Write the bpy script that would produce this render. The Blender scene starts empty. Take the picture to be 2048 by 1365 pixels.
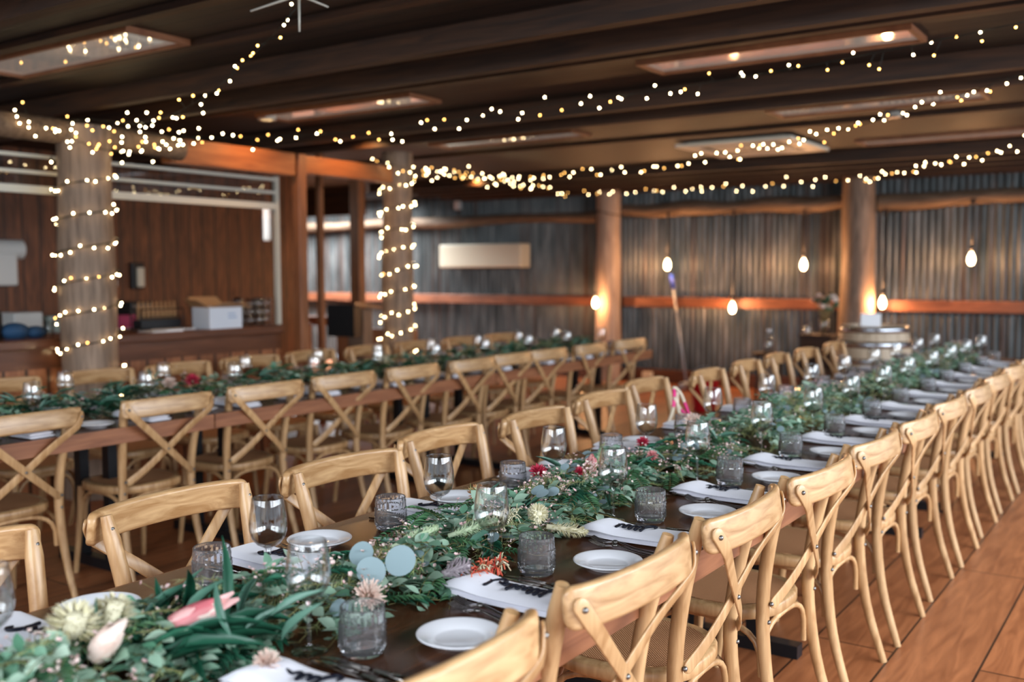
import bpy, math, random
import numpy as np
from mathutils import Vector, Matrix

random.seed(4)
PI = math.pi
sc = bpy.context.scene
COL = sc.collection

# ------------------------------------------------------------------ camera
cam = bpy.data.cameras.new('camera')
cam_ob = bpy.data.objects.new('camera', cam)
COL.objects.link(cam_ob)
cam_ob.location = (0, 0, 1.46)
cam_ob.rotation_euler = (math.radians(90 - 3.95), math.radians(0.15), math.radians(34.39))
cam.sensor_width = 36.0
cam.lens = 35.0
cam.clip_start = 0.05
cam.clip_end = 100
cam.dof.use_dof = True
cam.dof.focus_distance = 2.6
cam.dof.aperture_fstop = 2.0
sc.camera = cam_ob

# ------------------------------------------------------------------ view, world
sc.view_settings.view_transform = 'Standard'
sc.view_settings.look = 'None'
sc.view_settings.exposure = 0.1
sc.view_settings.gamma = 1.0
sc.view_settings.use_curve_mapping = False
sc.cycles.use_denoising = True
sc.cycles.max_bounces = 10
sc.cycles.diffuse_bounces = 3
sc.cycles.glossy_bounces = 4
sc.cycles.transmission_bounces = 8
sc.cycles.transparent_max_bounces = 24
sc.cycles.caustics_reflective = False
sc.cycles.caustics_refractive = False
sc.cycles.sample_clamp_indirect = 4.0
sc.cycles.use_adaptive_sampling = True
sc.cycles.adaptive_threshold = 0.02

world = bpy.data.worlds.new('overcast_sky')
sc.world = world
world.use_nodes = True
bg = world.node_tree.nodes['Background']
bg.inputs[0].default_value = (0.75, 0.87, 1.0, 1)
bg.inputs[1].default_value = 1.15

def area(name, loc, rot, sx, sy, power, color, spread=180):
    l = bpy.data.lights.new(name, 'AREA')
    l.shape = 'RECTANGLE'
    l.size, l.size_y = sx, sy
    l.energy = power
    l.color = color
    l.spread = math.radians(spread)
    o = bpy.data.objects.new(name, l)
    COL.objects.link(o)
    o.location = loc
    o.rotation_euler = rot
    return o

DAY = (0.86, 0.93, 1.0)
# the shed is open along its right side (x = 1.7) and its near end (y = -1.3): overcast sky above the yard
BAYS_RIGHT = [(-1.2, 0.9), (1.1, 3.1), (3.3, 5.5), (5.7, 8.2), (8.4, 11.2)]
BAYS_NEAR = [(-8.6, -6.4), (-6.2, -4.0), (-3.8, -1.6), (-1.4, 1.5)]
for (a, b), pw in zip(BAYS_RIGHT, (260, 335, 300, 215, 140)):
    area('sky_daylight', (4.3, (a + b) / 2, 3.05), (0, math.radians(63), 0), 3.1, b - a, pw, DAY)
for (a, b), pw in zip(BAYS_NEAR, (20, 50, 210, 330)):
    area('sky_daylight', ((a + b) / 2, -3.9, 3.05), (math.radians(63), 0, 0), b - a, 3.0, pw, DAY)
# lamp added to brighten the passage wall, under the added roof sheet
area('added_passage_light', (-11.2, 10.95, 2.68), (0, 0, 0), 2.6, 1.3, 420, (0.93, 0.97, 1.0), 150)

def lamp(name, loc, power, color, radius=0.03, parent=None):
    l = bpy.data.lights.new(name, 'POINT')
    l.energy = power
    l.color = color
    l.shadow_soft_size = radius
    o = bpy.data.objects.new(name, l)
    COL.objects.link(o)
    o.location = loc
    o.parent = parent
    return o

# ------------------------------------------------------------------ materials
def _new(name):
    m = bpy.data.materials.new(name)
    m.use_nodes = True
    return m, m.node_tree, m.node_tree.nodes, m.node_tree.links, m.node_tree.nodes['Principled BSDF']

def plain(name, c, rough=0.5, metal=0.0, emit=None, strength=0, coat=0, trans=0, ior=1.45, sheen=0, spec=None):
    m, t, n, l, b = _new(name)
    b.inputs['Base Color'].default_value = (*c, 1)
    b.inputs['Roughness'].default_value = rough
    b.inputs['Metallic'].default_value = metal
    b.inputs['Coat Weight'].default_value = coat
    b.inputs['Transmission Weight'].default_value = trans
    b.inputs['IOR'].default_value = ior
    b.inputs['Sheen Weight'].default_value = sheen
    if spec is not None:
        b.inputs['Specular IOR Level'].default_value = spec
    if emit:
        b.inputs['Emission Color'].default_value = (*emit, 1)
        b.inputs['Emission Strength'].default_value = strength
    return m

def _coords(n, l, scale, rot=(0, 0, 0)):
    tc = n.new('ShaderNodeTexCoord')
    mp = n.new('ShaderNodeMapping')
    mp.inputs['Scale'].default_value = scale
    mp.inputs['Rotation'].default_value = rot
    l.new(tc.outputs['Object'], mp.inputs['Vector'])
    return mp

def _ramp(n, stops):
    r = n.new('ShaderNodeValToRGB')
    e = r.color_ramp.elements
    e[0].position, e[0].color = stops[0][0], (*stops[0][1], 1)
    e[1].position, e[1].color = stops[-1][0], (*stops[-1][1], 1)
    for p, c in stops[1:-1]:
        x = e.new(p)
        x.color = (*c, 1)
    return r

def wood(name, c1, c2, scale=(6, 6, 1), noise=4.0, rough=0.45, coat=0.0, bump=0.1, vary=0.0, spec=0.5, ring=0.0):
    m, t, n, l, b = _new(name)
    mp = _coords(n, l, scale)
    no = n.new('ShaderNodeTexNoise')
    no.inputs['Scale'].default_value = noise
    no.inputs['Detail'].default_value = 7
    no.inputs['Distortion'].default_value = 0.8 + ring
    l.new(mp.outputs[0], no.inputs['Vector'])
    r = _ramp(n, [(0.3, c1), (0.72, c2)])
    l.new(no.outputs['Fac'], r.inputs['Fac'])
    out = r.outputs['Color']
    if vary:
        oi = n.new('ShaderNodeObjectInfo')
        mr = n.new('ShaderNodeMapRange')
        mr.inputs['To Min'].default_value = 1 - vary
        mr.inputs['To Max'].default_value = 1 + vary
        l.new(oi.outputs['Random'], mr.inputs['Value'])
        hs = n.new('ShaderNodeHueSaturation')
        l.new(mr.outputs[0], hs.inputs['Value'])
        l.new(out, hs.inputs['Color'])
        out = hs.outputs['Color']
    l.new(out, b.inputs['Base Color'])
    b.inputs['Roughness'].default_value = rough
    b.inputs['Coat Weight'].default_value = coat
    b.inputs['Coat Roughness'].default_value = 0.15
    b.inputs['Specular IOR Level'].default_value = spec
    if bump:
        bp = n.new('ShaderNodeBump')
        bp.inputs['Strength'].default_value = bump
        bp.inputs['Distance'].default_value = 0.01
        l.new(no.outputs['Fac'], bp.inputs['Height'])
        l.new(bp.outputs[0], b.inputs['Normal'])
    return m

def planks(name, c1, c2, joint, plane, width, length, rough=0.4, gap=0.006, contrast=1.0, coat=0.0):
    """boards laid out with a brick texture; plane = (u axis, v axis): u runs along the boards"""
    m, t, n, l, b = _new(name)
    tc = n.new('ShaderNodeTexCoord')
    sp = n.new('ShaderNodeSeparateXYZ')
    l.new(tc.outputs['Object'], sp.inputs[0])
    cb = n.new('ShaderNodeCombineXYZ')
    l.new(sp.outputs[plane[0]], cb.inputs[0])
    l.new(sp.outputs[plane[1]], cb.inputs[1])
    br = n.new('ShaderNodeTexBrick')
    br.inputs['Scale'].default_value = 1.0
    br.inputs['Brick Width'].default_value = length
    br.inputs['Row Height'].default_value = width
    br.inputs['Mortar Size'].default_value = gap
    br.inputs['Mortar Smooth'].default_value = 0.2
    br.inputs['Bias'].default_value = 0.0
    br.inputs['Color1'].default_value = (0.72, 0.72, 0.72, 1)
    br.inputs['Color2'].default_value = (1.2, 1.2, 1.2, 1)
    br.inputs['Mortar'].default_value = (0.12, 0.12, 0.12, 1)
    l.new(cb.outputs[0], br.inputs['Vector'])
    mp = n.new('ShaderNodeMapping')
    mp.inputs['Scale'].default_value = (1.2, 9, 1)
    l.new(cb.outputs[0], mp.inputs['Vector'])
    no = n.new('ShaderNodeTexNoise')
    no.inputs['Scale'].default_value = 2.2
    no.inputs['Detail'].default_value = 8
    no.inputs['Distortion'].default_value = 1.2
    l.new(mp.outputs[0], no.inputs['Vector'])
    r = _ramp(n, [(0.5 - 0.22 * contrast, c1), (0.5 + 0.22 * contrast, c2)])
    l.new(no.outputs['Fac'], r.inputs['Fac'])
    mx = n.new('ShaderNodeMixRGB')
    mx.blend_type = 'MULTIPLY'
    mx.inputs['Fac'].default_value = 1.0
    l.new(r.outputs['Color'], mx.inputs[1])
    l.new(br.outputs['Color'], mx.inputs[2])
    l.new(mx.outputs[0], b.inputs['Base Color'])
    b.inputs['Roughness'].default_value = rough
    b.inputs['Coat Weight'].default_value = coat
    bp = n.new('ShaderNodeBump')
    bp.inputs['Strength'].default_value = 0.4
    bp.inputs['Distance'].default_value = 0.004
    inv = n.new('ShaderNodeMath')
    inv.operation = 'SUBTRACT'
    inv.inputs[0].default_value = 1.0
    l.new(br.outputs['Fac'], inv.inputs[1])
    l.new(inv.outputs[0], bp.inputs['Height'])
    l.new(bp.outputs[0], b.inputs['Normal'])
    return m

def leafy(name, c1, c2, rough=0.45, translucent=0.25):
    """a leaf colour that differs from leaf to leaf"""
    m, t, n, l, b = _new(name)
    g = n.new('ShaderNodeNewGeometry')
    r = _ramp(n, [(0.0, c1), (1.0, c2)])
    l.new(g.outputs['Random Per Island'], r.inputs['Fac'])
    l.new(r.outputs['Color'], b.inputs['Base Color'])
    b.inputs['Roughness'].default_value = rough
    if translucent:
        tr = n.new('ShaderNodeBsdfTranslucent')
        l.new(r.outputs['Color'], tr.inputs['Color'])
        mx = n.new('ShaderNodeMixShader')
        mx.inputs[0].default_value = translucent
        l.new(b.outputs[0], mx.inputs[1])
        l.new(tr.outputs[0], mx.inputs[2])
        l.new(mx.outputs[0], n['Material Output'].inputs['Surface'])
    return m

def thin_glass(name, tint=(0.985, 0.99, 0.99), base=0.075, edge=1.0, power=2.4):
    m, t, n, l, b = _new(name)
    n.remove(b)
    tr = n.new('ShaderNodeBsdfTransparent')
    tr.inputs[0].default_value = (*tint, 1)
    gl = n.new('ShaderNodeBsdfGlossy')
    gl.inputs['Roughness'].default_value = 0.0
    lw = n.new('ShaderNodeLayerWeight')
    lw.inputs['Blend'].default_value = 0.5
    p = n.new('ShaderNodeMath')
    p.operation = 'POWER'
    p.inputs[1].default_value = power
    l.new(lw.outputs['Facing'], p.inputs[0])
    ma = n.new('ShaderNodeMath')
    ma.operation = 'MULTIPLY_ADD'
    ma.inputs[1].default_value = edge
    ma.inputs[2].default_value = base
    l.new(p.outputs[0], ma.inputs[0])
    mx = n.new('ShaderNodeMixShader')
    l.new(ma.outputs[0], mx.inputs[0])
    l.new(tr.outputs[0], mx.inputs[1])
    l.new(gl.outputs[0], mx.inputs[2])
    l.new(mx.outputs[0], n['Material Output'].inputs['Surface'])
    return m

def corrugated(name):
    m, t, n, l, b = _new(name)
    mp = _coords(n, l, (3.0, 1, 0.5))
    no = n.new('ShaderNodeTexNoise')
    no.inputs['Scale'].default_value = 3.0
    no.inputs['Detail'].default_value = 6
    l.new(mp.outputs[0], no.inputs['Vector'])
    r = _ramp(n, [(0.3, (0.035, 0.042, 0.043)), (0.55, (0.10, 0.108, 0.11)), (0.80, (0.25, 0.24, 0.23))])
    l.new(no.outputs['Fac'], r.inputs['Fac'])
    # rust that follows single ribs
    mp2 = _coords(n, l, (13.2, 1, 0.25))
    n2 = n.new('ShaderNodeTexNoise')
    n2.inputs['Scale'].default_value = 1.0
    n2.inputs['Detail'].default_value = 3
    l.new(mp2.outputs[0], n2.inputs['Vector'])
    r2 = _ramp(n, [(0.55, (0, 0, 0)), (0.75, (1, 1, 1))])
    l.new(n2.outputs['Fac'], r2.inputs['Fac'])
    mx = n.new('ShaderNodeMixRGB')
    l.new(r2.outputs['Color'], mx.inputs[0])
    l.new(r.outputs['Color'], mx.inputs[1])
    mx.inputs[2].default_value = (0.07, 0.032, 0.020, 1)
    l.new(mx.outputs[0], b.inputs['Base Color'])
    b.inputs['Metallic'].default_value = 0.5
    b.inputs['Roughness'].default_value = 0.42
    return m

def weave(name):
    m, t, n, l, b = _new(name)
    mp = _coords(n, l, (1, 1, 1), (0, 0, PI / 4))
    w1 = n.new('ShaderNodeTexWave')
    w1.bands_direction = 'X'
    w1.inputs['Scale'].default_value = 52
    w2 = n.new('ShaderNodeTexWave')
    w2.bands_direction = 'Y'
    w2.inputs['Scale'].default_value = 52
    l.new(mp.outputs[0], w1.inputs['Vector'])
    l.new(mp.outputs[0], w2.inputs['Vector'])
    mul = n.new('ShaderNodeMath')
    mul.operation = 'MULTIPLY'
    l.new(w1.outputs['Fac'], mul.inputs[0])
    l.new(w2.outputs['Fac'], mul.inputs[1])
    r = _ramp(n, [(0.05, (0.38, 0.17, 0.075)), (0.5, (0.74, 0.38, 0.19))])
    l.new(mul.outputs[0], r.inputs['Fac'])
    l.new(r.outputs['Color'], b.inputs['Base Color'])
    b.inputs['Roughness'].default_value = 0.6
    b.inputs['Specular IOR Level'].default_value = 0.2
    bp = n.new('ShaderNodeBump')
    bp.inputs['Strength'].default_value = 0.6
    bp.inputs['Distance'].default_value = 0.003
    l.new(mul.outputs[0], bp.inputs['Height'])
    l.new(bp.outputs[0], b.inputs['Normal'])
    return m

M = {}
M['chair'] = wood('honey oak', (0.36, 0.185, 0.072), (0.62, 0.385, 0.190), (7, 7, 1.2), 5.0, 0.38, 0.12, 0.06, 0.10)
M['crest'] = wood('honey oak crest', (0.33, 0.165, 0.062), (0.64, 0.405, 0.205), (9, 1.3, 9), 5.0, 0.34, 0.15, 0.06, 0.10)
M['rattan'] = weave('woven rattan')
M['table_top'] = wood('dark walnut', (0.055, 0.020, 0.009), (0.125, 0.048, 0.021), (7, 0.8, 7), 4.0, 0.25, 0.04, 0.03, 0, 0.3)
M['apron'] = wood('red brown timber', (0.20, 0.070, 0.030), (0.36, 0.145, 0.065), (8, 0.7, 8), 4.0, 0.45, 0.1, 0.08)
M['steel'] = plain('black steel', (0.012, 0.013, 0.016), 0.4, 0.3)
M['bolt'] = plain('dull steel', (0.22, 0.21, 0.20), 0.4, 1.0)
M['floor'] = planks('floor boards', (0.19, 0.056, 0.018), (0.41, 0.147, 0.055), None, (1, 0), 0.30, 2.6, 0.42, 0.005, 1.1, 0.0)
M['corr'] = corrugated('galvanised iron')
M['rail'] = wood('red sawn rail', (0.13, 0.040, 0.018), (0.30, 0.105, 0.048), (1.0, 8, 8), 3.0, 0.55, 0, 0.15)
M['log_x'] = wood('weathered log', (0.095, 0.055, 0.032), (0.23, 0.15, 0.095), (0.8, 9, 9), 3.0, 0.7, 0, 0.3)
M['log_z'] = wood('weathered post', (0.14, 0.090, 0.060), (0.34, 0.235, 0.165), (9, 9, 0.9), 3.0, 0.65, 0, 0.3)
M['log_pale'] = wood('pale smooth post', (0.23, 0.155, 0.115), (0.48, 0.36, 0.27), (9, 9, 0.9), 3.0, 0.6, 0, 0.3)
M['post_red'] = wood('red sawn post', (0.16, 0.055, 0.020), (0.32, 0.125, 0.050), (8, 8, 0.8), 3.5, 0.5, 0, 0.15)
M['beam_red'] = wood('orange red beam', (0.24, 0.075, 0.022), (0.42, 0.15, 0.045), (8, 0.8, 8), 3.0, 0.45, 0.1, 0.1)
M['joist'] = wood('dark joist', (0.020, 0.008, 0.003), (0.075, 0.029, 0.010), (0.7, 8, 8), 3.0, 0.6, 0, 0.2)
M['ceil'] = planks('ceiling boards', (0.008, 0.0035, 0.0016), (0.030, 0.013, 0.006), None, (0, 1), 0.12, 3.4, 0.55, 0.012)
M['bar_wall'] = planks('upright dark boards', (0.055, 0.016, 0.006), (0.26, 0.085, 0.030), None, (2, 1), 0.17, 9.0, 0.45, 0.01)
M['bar_front'] = planks('upright red boards', (0.22, 0.070, 0.026), (0.46, 0.18, 0.075), None, (2, 1), 0.15, 9.0, 0.42, 0.012)
M['bar_top'] = wood('bar top', (0.085, 0.030, 0.014), (0.17, 0.062, 0.028), (8, 0.7, 8), 3.0, 0.3, 0.2, 0.05)
M['skirting'] = wood('dark red skirting', (0.065, 0.022, 0.012), (0.13, 0.048, 0.025), (1, 8, 8), 3.0, 0.5, 0, 0.1)
M['alu'] = plain('satin aluminium', (0.62, 0.60, 0.52), 0.45, 0.1)
M['white_paint'] = plain('off white enamel', (0.68, 0.62, 0.48), 0.45)
M['ac_white'] = plain('cream white plastic', (0.86, 0.81, 0.68), 0.4)
M['white_plastic'] = plain('white plastic', (0.72, 0.72, 0.70), 0.4)
M['ceramic'] = plain('white china', (0.80, 0.80, 0.84), 0.12, 0, coat=0.3)
M['linen'] = plain('white linen', (0.78, 0.77, 0.84), 0.85, sheen=0.3)
M['silver'] = plain('dark polished steel', (0.36, 0.33, 0.31), 0.14, 1.0)
M['ink'] = plain('black acrylic', (0.003, 0.004, 0.012), 0.35, 0, spec=0.3)
M['glass'] = thin_glass('wine glass')
M['glass_stem'] = thin_glass('wine glass stem', base=0.10, edge=1.0, power=1.8)
M['glass_solid'] = plain('clear solid glass', (1, 1, 1), 0.0, 0, trans=1.0, ior=1.45)
M['cut_glass'] = plain('cut glass', (0.97, 0.97, 1.0), 0.0, 0, trans=0.945, ior=1.48)  # small white diffuse share stands in for light reflected inside the facets
M['pane'] = thin_glass('window glass', (0.9, 0.92, 0.92), 0.10, 0.8, 3)
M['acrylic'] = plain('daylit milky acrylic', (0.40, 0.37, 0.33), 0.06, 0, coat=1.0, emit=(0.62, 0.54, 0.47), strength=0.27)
M['reveal'] = wood('orange reveal', (0.20, 0.070, 0.028), (0.32, 0.13, 0.055), (2, 2, 2), 3.0, 0.5)
M['bulb_hot'] = plain('fairy bulb', (1, 0.9, 0.7), 0.4, emit=(1.0, 0.75, 0.40), strength=36)
M['bulb_dim'] = plain('dim fairy bulb', (1, 0.6, 0.3), 0.4, emit=(1.0, 0.50, 0.12), strength=13)
M['wire'] = plain('dark green wire', (0.012, 0.016, 0.012), 0.6)
M['filament'] = plain('glowing lamp glass', (1, 0.8, 0.5), 0.3, emit=(1.0, 0.72, 0.38), strength=22)
M['lamp_off'] = plain('downlight lens', (0.55, 0.52, 0.46), 0.3)
M['hoop'] = plain('galvanised hoop', (0.62, 0.66, 0.72), 0.25, 1.0)
M['stave'] = wood('oak stave', (0.42, 0.32, 0.22), (0.66, 0.54, 0.40), (9, 9, 1), 3.0, 0.5)
M['card'] = plain('white card', (0.82, 0.84, 0.88), 0.6)
M['carton'] = plain('white carton', (0.70, 0.74, 0.82), 0.6)
M['kraft'] = plain('brown cardboard', (0.40, 0.22, 0.10), 0.8)
M['blue_print'] = plain('faded blue print', (0.35, 0.45, 0.62), 0.7)
M['pink'] = plain('pink tape', (0.85, 0.05, 0.26), 0.5)
M['cream'] = plain('cream rope', (0.72, 0.62, 0.48), 0.7)
M['red'] = plain('red plastic', (0.50, 0.008, 0.015), 0.4)
M['blue'] = plain('blue plastic', (0.02, 0.06, 0.42), 0.4)
M['blue_bag'] = plain('blue cloth', (0.015, 0.06, 0.14), 0.7)
M['grey_pole'] = plain('grey pole', (0.30, 0.33, 0.37), 0.4, 0.3)
M['black'] = plain('black plastic', (0.012, 0.012, 0.014), 0.4)
M['bench'] = plain('pale bench edge', (0.42, 0.46, 0.46), 0.35, 0.4)
M['pink_box'] = plain('pink carton', (0.48, 0.05, 0.13), 0.6)
M['green_tub'] = plain('pale green tub', (0.38, 0.46, 0.42), 0.5)
M['sheet'] = plain('added roof sheet', (0.8, 0.85, 0.88), 0.6, trans=0.0)
# plants
M['gum'] = leafy('gum leaf', (0.09, 0.25, 0.15), (0.46, 0.60, 0.47), 0.5)
M['dollar'] = leafy('silver dollar leaf', (0.20, 0.28, 0.30), (0.28, 0.37, 0.40), 0.6, 0.1)
M['fern'] = leafy('fern leaf', (0.03, 0.12, 0.05), (0.13, 0.28, 0.13), 0.45)
M['deep'] = leafy('deep green leaf', (0.008, 0.065, 0.035), (0.04, 0.17, 0.10), 0.35, 0.15)
M['needle'] = leafy('needle leaf', (0.28, 0.38, 0.12), (0.62, 0.64, 0.34), 0.55)
M['teal'] = leafy('long teal leaf', (0.05, 0.15, 0.10), (0.15, 0.29, 0.22), 0.4, 0.15)
M['stem'] = plain('plant stem', (0.20, 0.17, 0.06), 0.6)
M['blossom'] = leafy('tiny blossom', (0.78, 0.42, 0.46), (0.85, 0.78, 0.68), 0.6, 0.2)
M['coral'] = leafy('coral red filaments', (0.70, 0.035, 0.03), (0.78, 0.25, 0.12), 0.5, 0.15)
M['crimson'] = leafy('crimson petals', (0.42, 0.008, 0.035), (0.70, 0.06, 0.13), 0.5, 0.15)
M['blush'] = leafy('blush petals', (0.78, 0.55, 0.46), (0.85, 0.74, 0.66), 0.6, 0.2)
M['protea'] = leafy('protea bracts', (0.60, 0.12, 0.15), (0.84, 0.50, 0.47), 0.5, 0.2)
M['ivory'] = leafy('ivory petals', (0.62, 0.56, 0.33), (0.82, 0.77, 0.60), 0.6, 0.2)
M['pale_spike'] = leafy('pale green spike', (0.45, 0.58, 0.36), (0.65, 0.73, 0.52), 0.6, 0.2)
M['rust'] = leafy('rust brown petals', (0.35, 0.14, 0.04), (0.52, 0.27, 0.12), 0.6, 0.1)
M['lilac'] = leafy('grey lilac petals', (0.36, 0.30, 0.34), (0.55, 0.48, 0.50), 0.6, 0.1)

# ------------------------------------------------------------------ mesh helpers
def V3(*a):
    return np.array(a, float)

class MB:
    def __init__(s):
        s.v, s.f, s.m, s.cm = [], [], [], 0
    def add(s, vs, fs):
        o = len(s.v)
        s.v.extend([tuple(map(float, p)) for p in vs])
        for f in fs:
            s.f.append(tuple(i + o for i in f))
            s.m.append(s.cm)
        return s
    def box(s, x0, x1, y0, y1, z0, z1):
        return s.add([(x0, y0, z0), (x1, y0, z0), (x1, y1, z0), (x0, y1, z0), (x0, y0, z1), (x1, y0, z1), (x1, y1, z1), (x0, y1, z1)],
                     [(0, 3, 2, 1), (4, 5, 6, 7), (0, 1, 5, 4), (1, 2, 6, 5), (2, 3, 7, 6), (3, 0, 4, 7)])
    def bar(s, p, q, w, h, up=(0, 0, 1)):
        return s.sweep([p, q], [(-w / 2, -h / 2), (w / 2, -h / 2), (w / 2, h / 2), (-w / 2, h / 2)], up)
    def sweep(s, pts, prof, up=(0, 0, 1), scales=None, cap=True):
        P = [np.array(p, float) for p in pts]
        up = np.array(up, float)
        n, k = len(P), len(prof)
        vs = []
        for i in range(n):
            t = P[min(i + 1, n - 1)] - P[max(i - 1, 0)]
            t /= np.linalg.norm(t) + 1e-12
            sd = np.cross(t, up)
            if np.linalg.norm(sd) < 1e-6:
                sd = np.array([1.0, 0, 0])
            sd /= np.linalg.norm(sd)
            u = np.cross(sd, t)
            a = (1, 1) if scales is None else scales[i]
            for (x, y) in prof:
                vs.append(P[i] + sd * x * a[0] + u * y * a[1])
        fs = []
        for i in range(n - 1):
            for j in range(k):
                a, b = i * k + j, i * k + (j + 1) % k
                fs.append((a, b, b + k, a + k))
        if cap:
            fs.append(tuple(range(k - 1, -1, -1)))
            fs.append(tuple(range((n - 1) * k, n * k)))
        return s.add(vs, fs)
    def strip(s, pts, nrm, w, th):
        """flat strip with a face normal given at every point, ends rounded"""
        P = [np.array(p, float) for p in pts]
        n = len(P)
        L = sum(np.linalg.norm(P[i + 1] - P[i]) for i in range(n - 1))
        vs, fs, d = [], [], 0.0
        prof = rprof(w, th, th * 0.42, 2)
        k = len(prof)
        for i in range(n):
            if i: d += np.linalg.norm(P[i] - P[i - 1])
            t = P[min(i + 1, n - 1)] - P[max(i - 1, 0)]
            t /= np.linalg.norm(t)
            nn = np.array(nrm[i], float)
            nn -= t * np.dot(nn, t)
            nn /= np.linalg.norm(nn)
            b = np.cross(t, nn)
            e = min(d, L - d) / (w * 0.5)
            q = math.sqrt(max(0.06, 1 - (1 - min(1.0, e)) ** 2))
            for x, y in prof:
                vs.append(P[i] + b * x * q + nn * y)
        for i in range(n - 1):
            for j in range(k):
                a, c = i * k + j, i * k + (j + 1) % k
                fs.append((a, c, c + k, a + k))
        fs.append(tuple(range(k - 1, -1, -1)))
        fs.append(tuple(range((n - 1) * k, n * k)))
        return s.add(vs, fs)
    def tube(s, pts, r, seg=8, cap=True, closed=False):
        P = [np.array(p, float) for p in pts]
        n = len(P)
        R = [r] * n if not hasattr(r, '__len__') else list(r)
        t0 = P[1] - P[0]
        ref = np.array([0, 0, 1.0]) if abs(t0[2]) < 0.9 * np.linalg.norm(t0) else np.array([1.0, 0, 0])
        vs = []
        u = None
        for i in range(n):
            t = (P[(i + 1) % n] - P[i - 1]) if closed else (P[min(i + 1, n - 1)] - P[max(i - 1, 0)])
            t /= np.linalg.norm(t) + 1e-12
            if u is None:
                u = np.cross(t, ref)
            u = u - t * np.dot(u, t)
            u /= np.linalg.norm(u) + 1e-12
            w = np.cross(t, u)
            for j in range(seg):
                a = 2 * PI * j / seg
                vs.append(P[i] + R[i] * (math.cos(a) * u + math.sin(a) * w))
        fs = []
        for i in range(n if closed else n - 1):
            for j in range(seg):
                a, b = i * seg + j, i * seg + (j + 1) % seg
                c, d = ((i + 1) % n) * seg + (j + 1) % seg, ((i + 1) % n) * seg + j
                fs.append((a, b, c, d))
        if cap and not closed:
            fs.append(tuple(range(seg - 1, -1, -1)))
            fs.append(tuple(range((n - 1) * seg, n * seg)))
        return s.add(vs, fs)
    def lathe(s, prof, seg=24, c=(0, 0, 0), axis=None):
        vs, fs = [], []
        k = len(prof)
        for j in range(seg):
            a = 2 * PI * j / seg
            for (r, z) in prof:
                vs.append((r * math.cos(a), r * math.sin(a), z))
        for j in range(seg):
            for i in range(k - 1):
                a, b = j * k + i, ((j + 1) % seg) * k + i
                r0, r1 = prof[i][0], prof[i + 1][0]
                if r0 < 1e-6 and r1 < 1e-6:
                    continue
                fs.append((a, b, b + 1, a + 1))
        vs = np.array(vs)
        if axis is not None:
            q = Vector((0, 0, 1)).rotation_difference(Vector(axis)).to_matrix()
            vs = vs @ np.array(q).T
        return s.add(vs + np.array(c), fs)
    def ball(s, c, r, seg=8, rings=6, sc=(1, 1, 1)):
        prof = [(max(1e-7, r * math.sin(PI * i / rings)), -r * math.cos(PI * i / rings)) for i in range(rings + 1)]
        o = len(s.v)
        s.lathe(prof, seg)
        for i in range(o, len(s.v)):
            x, y, z = s.v[i]
            s.v[i] = (c[0] + x * sc[0], c[1] + y * sc[1], c[2] + z * sc[2])
        return s
    def build(s, name, mat, parent=None, smooth=True, bevel=0.0, weld=False, auto=None, sub=0):
        me = bpy.data.meshes.new(name)
        me.from_pydata(s.v, [], s.f)
        for mm in (mat if isinstance(mat, (list, tuple)) else [mat]):
            me.materials.append(mm)
        if len(me.materials) > 1:
            me.polygons.foreach_set('material_index', s.m)
        me.polygons.foreach_set('use_smooth', [smooth] * len(me.polygons))
        me.update()
        if weld or auto:
            import bmesh
            bm = bmesh.new()
            bm.from_mesh(me)
            bmesh.ops.remove_doubles(bm, verts=bm.verts, dist=1e-5)
            bmesh.ops.recalc_face_normals(bm, faces=bm.faces)
            bm.to_mesh(me)
            bm.free()
        if auto:
            me.set_sharp_from_angle(angle=math.radians(auto))
        o = bpy.data.objects.new(name, me)
        COL.objects.link(o)
        o.parent = parent
        if bevel:
            b = o.modifiers.new('bevel', 'BEVEL')
            b.width = bevel
            b.segments = 2
            b.limit_method = 'ANGLE'
        if sub:
            b = o.modifiers.new('sub', 'SUBSURF')
            b.levels = b.render_levels = sub
        return o

def rprof(w, h, r, k=3):
    """rounded rectangle profile"""
    out = []
    for cx, cy, a0 in ((w / 2 - r, h / 2 - r, 0), (-w / 2 + r, h / 2 - r, PI / 2), (-w / 2 + r, -h / 2 + r, PI), (w / 2 - r, -h / 2 + r, 1.5 * PI)):
        for i in range(k + 1):
            a = a0 + PI / 2 * i / k
            out.append((cx + r * math.cos(a), cy + r * math.sin(a)))
    return out

def oval(a, b, k=12):
    return [(a * math.cos(2 * PI * i / k), b * math.sin(2 * PI * i / k)) for i in range(k)]

def smooth_path(pts, n=8):
    """Catmull-Rom through the points"""
    P = [np.array(p, float) for p in pts]
    P = [2 * P[0] - P[1]] + P + [2 * P[-1] - P[-2]]
    out = []
    for i in range(1, len(P) - 2):
        for j in range(n):
            t = j / n
            a, b, c, d = P[i - 1], P[i], P[i + 1], P[i + 2]
            out.append(0.5 * ((2 * b) + (c - a) * t + (2 * a - 5 * b + 4 * c - d) * t * t + (-a + 3 * b - 3 * c + d) * t ** 3))
    out.append(P[-2])
    return out

def tag(o, label=None, cat=None, group=None, kind=None):
    if label: o['label'] = label
    if cat: o['category'] = cat
    if group: o['group'] = group
    if kind: o['kind'] = kind
    return o

def empty(name, loc=(0, 0, 0), rz=0.0):
    o = bpy.data.objects.new(name, None)
    COL.objects.link(o)
    o.empty_display_size = 0.05
    o.location = loc
    o.rotation_euler = (0, 0, rz)
    return o

def thing(name, label, cat, loc=(0, 0, 0), rz=0.0, group=None):
    return tag(empty(name, loc, rz), label, cat, group)

CH = {}
def reg(root):
    """remember a prototype's children once, for copying"""
    def walk(o):
        CH[o.name] = [c for c in bpy.data.objects if c.parent == o]
        for c in CH[o.name]:
            walk(c)
    walk(root)
    return root

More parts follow.
